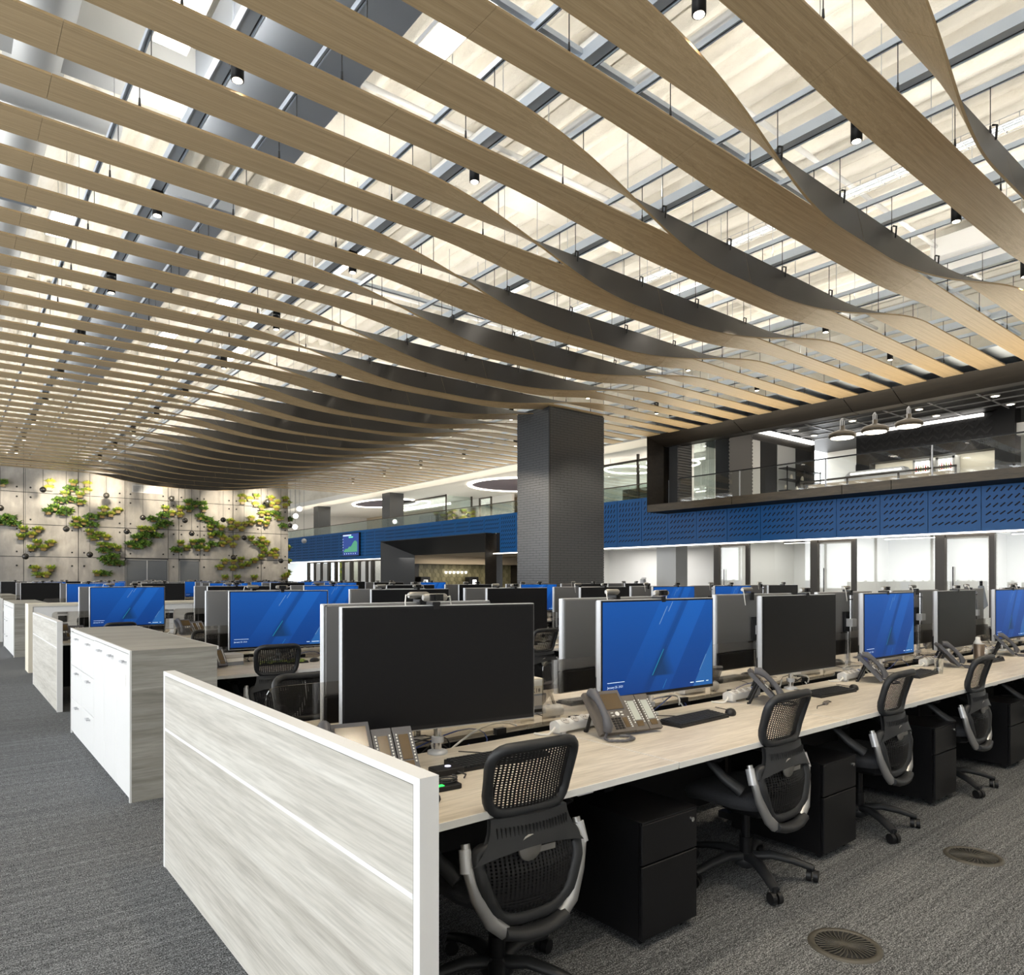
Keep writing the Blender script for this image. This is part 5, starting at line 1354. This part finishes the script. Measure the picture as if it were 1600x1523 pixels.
# tumblers and flask near the third seat
p = on_z(1467, 1052, DZ)
o = thing('glass_tumbler', 'clear empty glass tumbler on the front desk', 'glass', (p.x, p.y, DZ))
MB().lathe([(.028, 0), (.036, .12), (.0335, .12), (.026, .006), (0, .006)], (0, 0, 0), 18).build('glass_wall', M['glass'], o)
p = on_z(1530, 1034, DZ)
o = thing('steel_tumbler', 'bronze steel tumbler beside the white flask', 'tumbler', (p.x, p.y, DZ))
MB().lathe([(.038, 0), (.046, .16), (.042, .165)], (0, 0, 0), 18).build('cup', M['coffee'], o); MB().lathe([(.043, .165), (.04, .172)], (0, 0, 0), 16).build('lid', M['silver'], o)
o = thing('drinks_flask', 'white drinks flask beside the bronze tumbler', 'flask', (p.x + .12, p.y + .05, DZ))
MB().lathe([(.036, 0), (.038, .16), (.02, .195)], (0, 0, 0), 18).build('flask', M['white'], o); MB().lathe([(.02, .195), (.02, .215), (.012, .22)], (0, 0, 0), 14).build('stopper', M['cable_white'], o)
# little electronics beside the front end panel
p = on_z(697, 1208, DZ)
o = thing('usb_hub', 'black square hub box with a lit button', 'hub', (p.x, p.y, DZ), R(-6))
MB().rbx(-.06, .06, -.04, .04, 0, .026, .004).build('case', M['black'], o); MB().lathe([(.013, .026), (.012, .028)], (.01, .005, 0), 14).build('button', emis('button_glow', (.75, .75, 1), .7), o)
MB().tube([(.03, -.04, .012), (.045, -.08, .008), (.02, -.11, .006)], .003, 5).build('lead', M['wire'], o)
p = on_z(700, 1233, DZ)
o = thing('headset_adapter', 'flat black adapter with a green light and coiled lead', 'adapter', (p.x, p.y, DZ), R(-4))
MB().rbx(-.06, .05, -.018, .018, 0, .018, .004).build('case', M['black'], o); MB().bx(-.045, -.02, -.01, .008, .018, .0195).build('light', M['green_led'], o)
cl = [(.02 + .034 * math.cos(t_ * .5), .035 + .028 * math.sin(t_ * .5), .006 + t_ * .0007) for t_ in range(40)]
MB().tube(cl, .0038, 5).build('coiled_lead', M['wire'], o)
p = on_z(672, 1250, DZ)
MOUSE.put((p.x - .02, p.y, DZ), R(40), 'black mouse half hidden behind the front end panel', 'mice')
# headset dongle and phone lead
p = on_z(1290, 1100, DZ)
o = thing('dongle', 'small dark dongle with thin leads on the second desk', 'dongle', (p.x, p.y, DZ), R(20))
MB().rbx(-.03, .03, -.014, .014, 0, .014, .003).build('case', M['phone'], o)
MB().tube([(-.03, 0, .006), (-.12, .03, .004), (-.2, .02, .004)], .0025, 5).build('lead', M['wire'], o)
MB().tube([(.03, 0, .006), (.09, -.02, .004), (.12, .0, .004), (.08, .02, .004)], .0025, 5).build('loop_lead', M['wire'], o)
# binders on the second bench, clutter on the desks behind
def binder(loc, rz, lab, n_=3):
    o = thing('binder_stack', lab, 'binders', loc, rz, 'paper and binders on the desks')
    for q in range(n_): MB().bx(-.15 + .01 * q, .15, -.11, .11 - .012 * q, q * .034, q * .034 + .031).build('binder', [M['book'], M['paper'], M['socket']][q % 3], o)
binder((1.93, 6.52, DZ), R(6), 'stack of grey binders on the second bench beside the cabinet')
rnd = random.Random(5)
for b, side, ks in ((0, 1, (0, 1, 2, 3, 4)), (1, 0, (1, 2, 3, 4, 5)), (1, 1, (0, 1, 2, 3, 4)), (2, 0, (1, 2, 3, 4)), (2, 1, (0, 1, 2))):
    yc, x0 = BENCH[b][0], BENCH[b][1]; sg = -1 if side == 0 else 1
    for k in ks:
        cx = x0 + DW * (k + .5); wh = '%s bench %s side, %s desk' % (BN[b], ('near', 'far')[side], ordn(k))
        o = thing('paper_stack', 'loose white papers, ' + wh, 'papers', (cx + rnd.uniform(.3, .5), yc + sg * rnd.uniform(.45, .65), DZ), R(rnd.uniform(-30, 30)), 'paper and binders on the desks')
        for q in range(3): MB().bxm(Matrix.Translation((rnd.uniform(-.02, .02), rnd.uniform(-.02, .02), .004 + q * .006)) @ Matrix.Rotation(rnd.uniform(-.3, .3), 4, 'Z'), .21, .297, .005).build('sheet', M['paper'] if q else M['socket'], o)
        o = thing('desk_tray', 'small white box and cup, ' + wh, 'box', (cx - .1 + rnd.uniform(-.1, .1), yc + sg * .24, DZ), R(rnd.uniform(-20, 20)), 'small boxes on the desks')
        MB().rbx(-.1, .1, -.06, .06, 0, .06, .006).build('box', M['white'] if k % 2 else M['cream'], o)
# cable tangles between the two rows of desks
CM = ['cable_white', 'wire', 'cable_white', 'cable_blue', 'wire']
CN = ['white', 'black', 'looped white', 'blue', 'thin black']
for b, (yc, x0, n_) in enumerate((q[0], q[1], q[2]) for q in BENCH[:2]):
    for k in range(6 if b == 0 else 4):
        for q in range(5):
            cx = x0 + DW * (k + .5) + rnd.uniform(-.35, .45); pts = []
            sx = rnd.uniform(.10, .26)
            for t_ in range(14):
                a = t_ / 13 * math.pi * rnd.choice((1.6, 1.7)) if False else t_ / 13 * (3.2 + q * .5)
                pts.append((cx + sx * math.cos(a + q) + .012 * t_, yc + .05 * math.sin(a * 1.7 + q) - .02, DZ - .05 + .10 * abs(math.sin(a * .8 + q)) ))
            o = thing('cable', '%s cable in the gap of the %s bench at the %s seat' % (CN[q], BN[b], ordn(k)), 'cable', (0, 0, 0), 0, 'cables between the desks')
            MB().tube(pts, .0055 if q in (0, 2) else .0035, 5).build('lead', M[CM[q]], o)
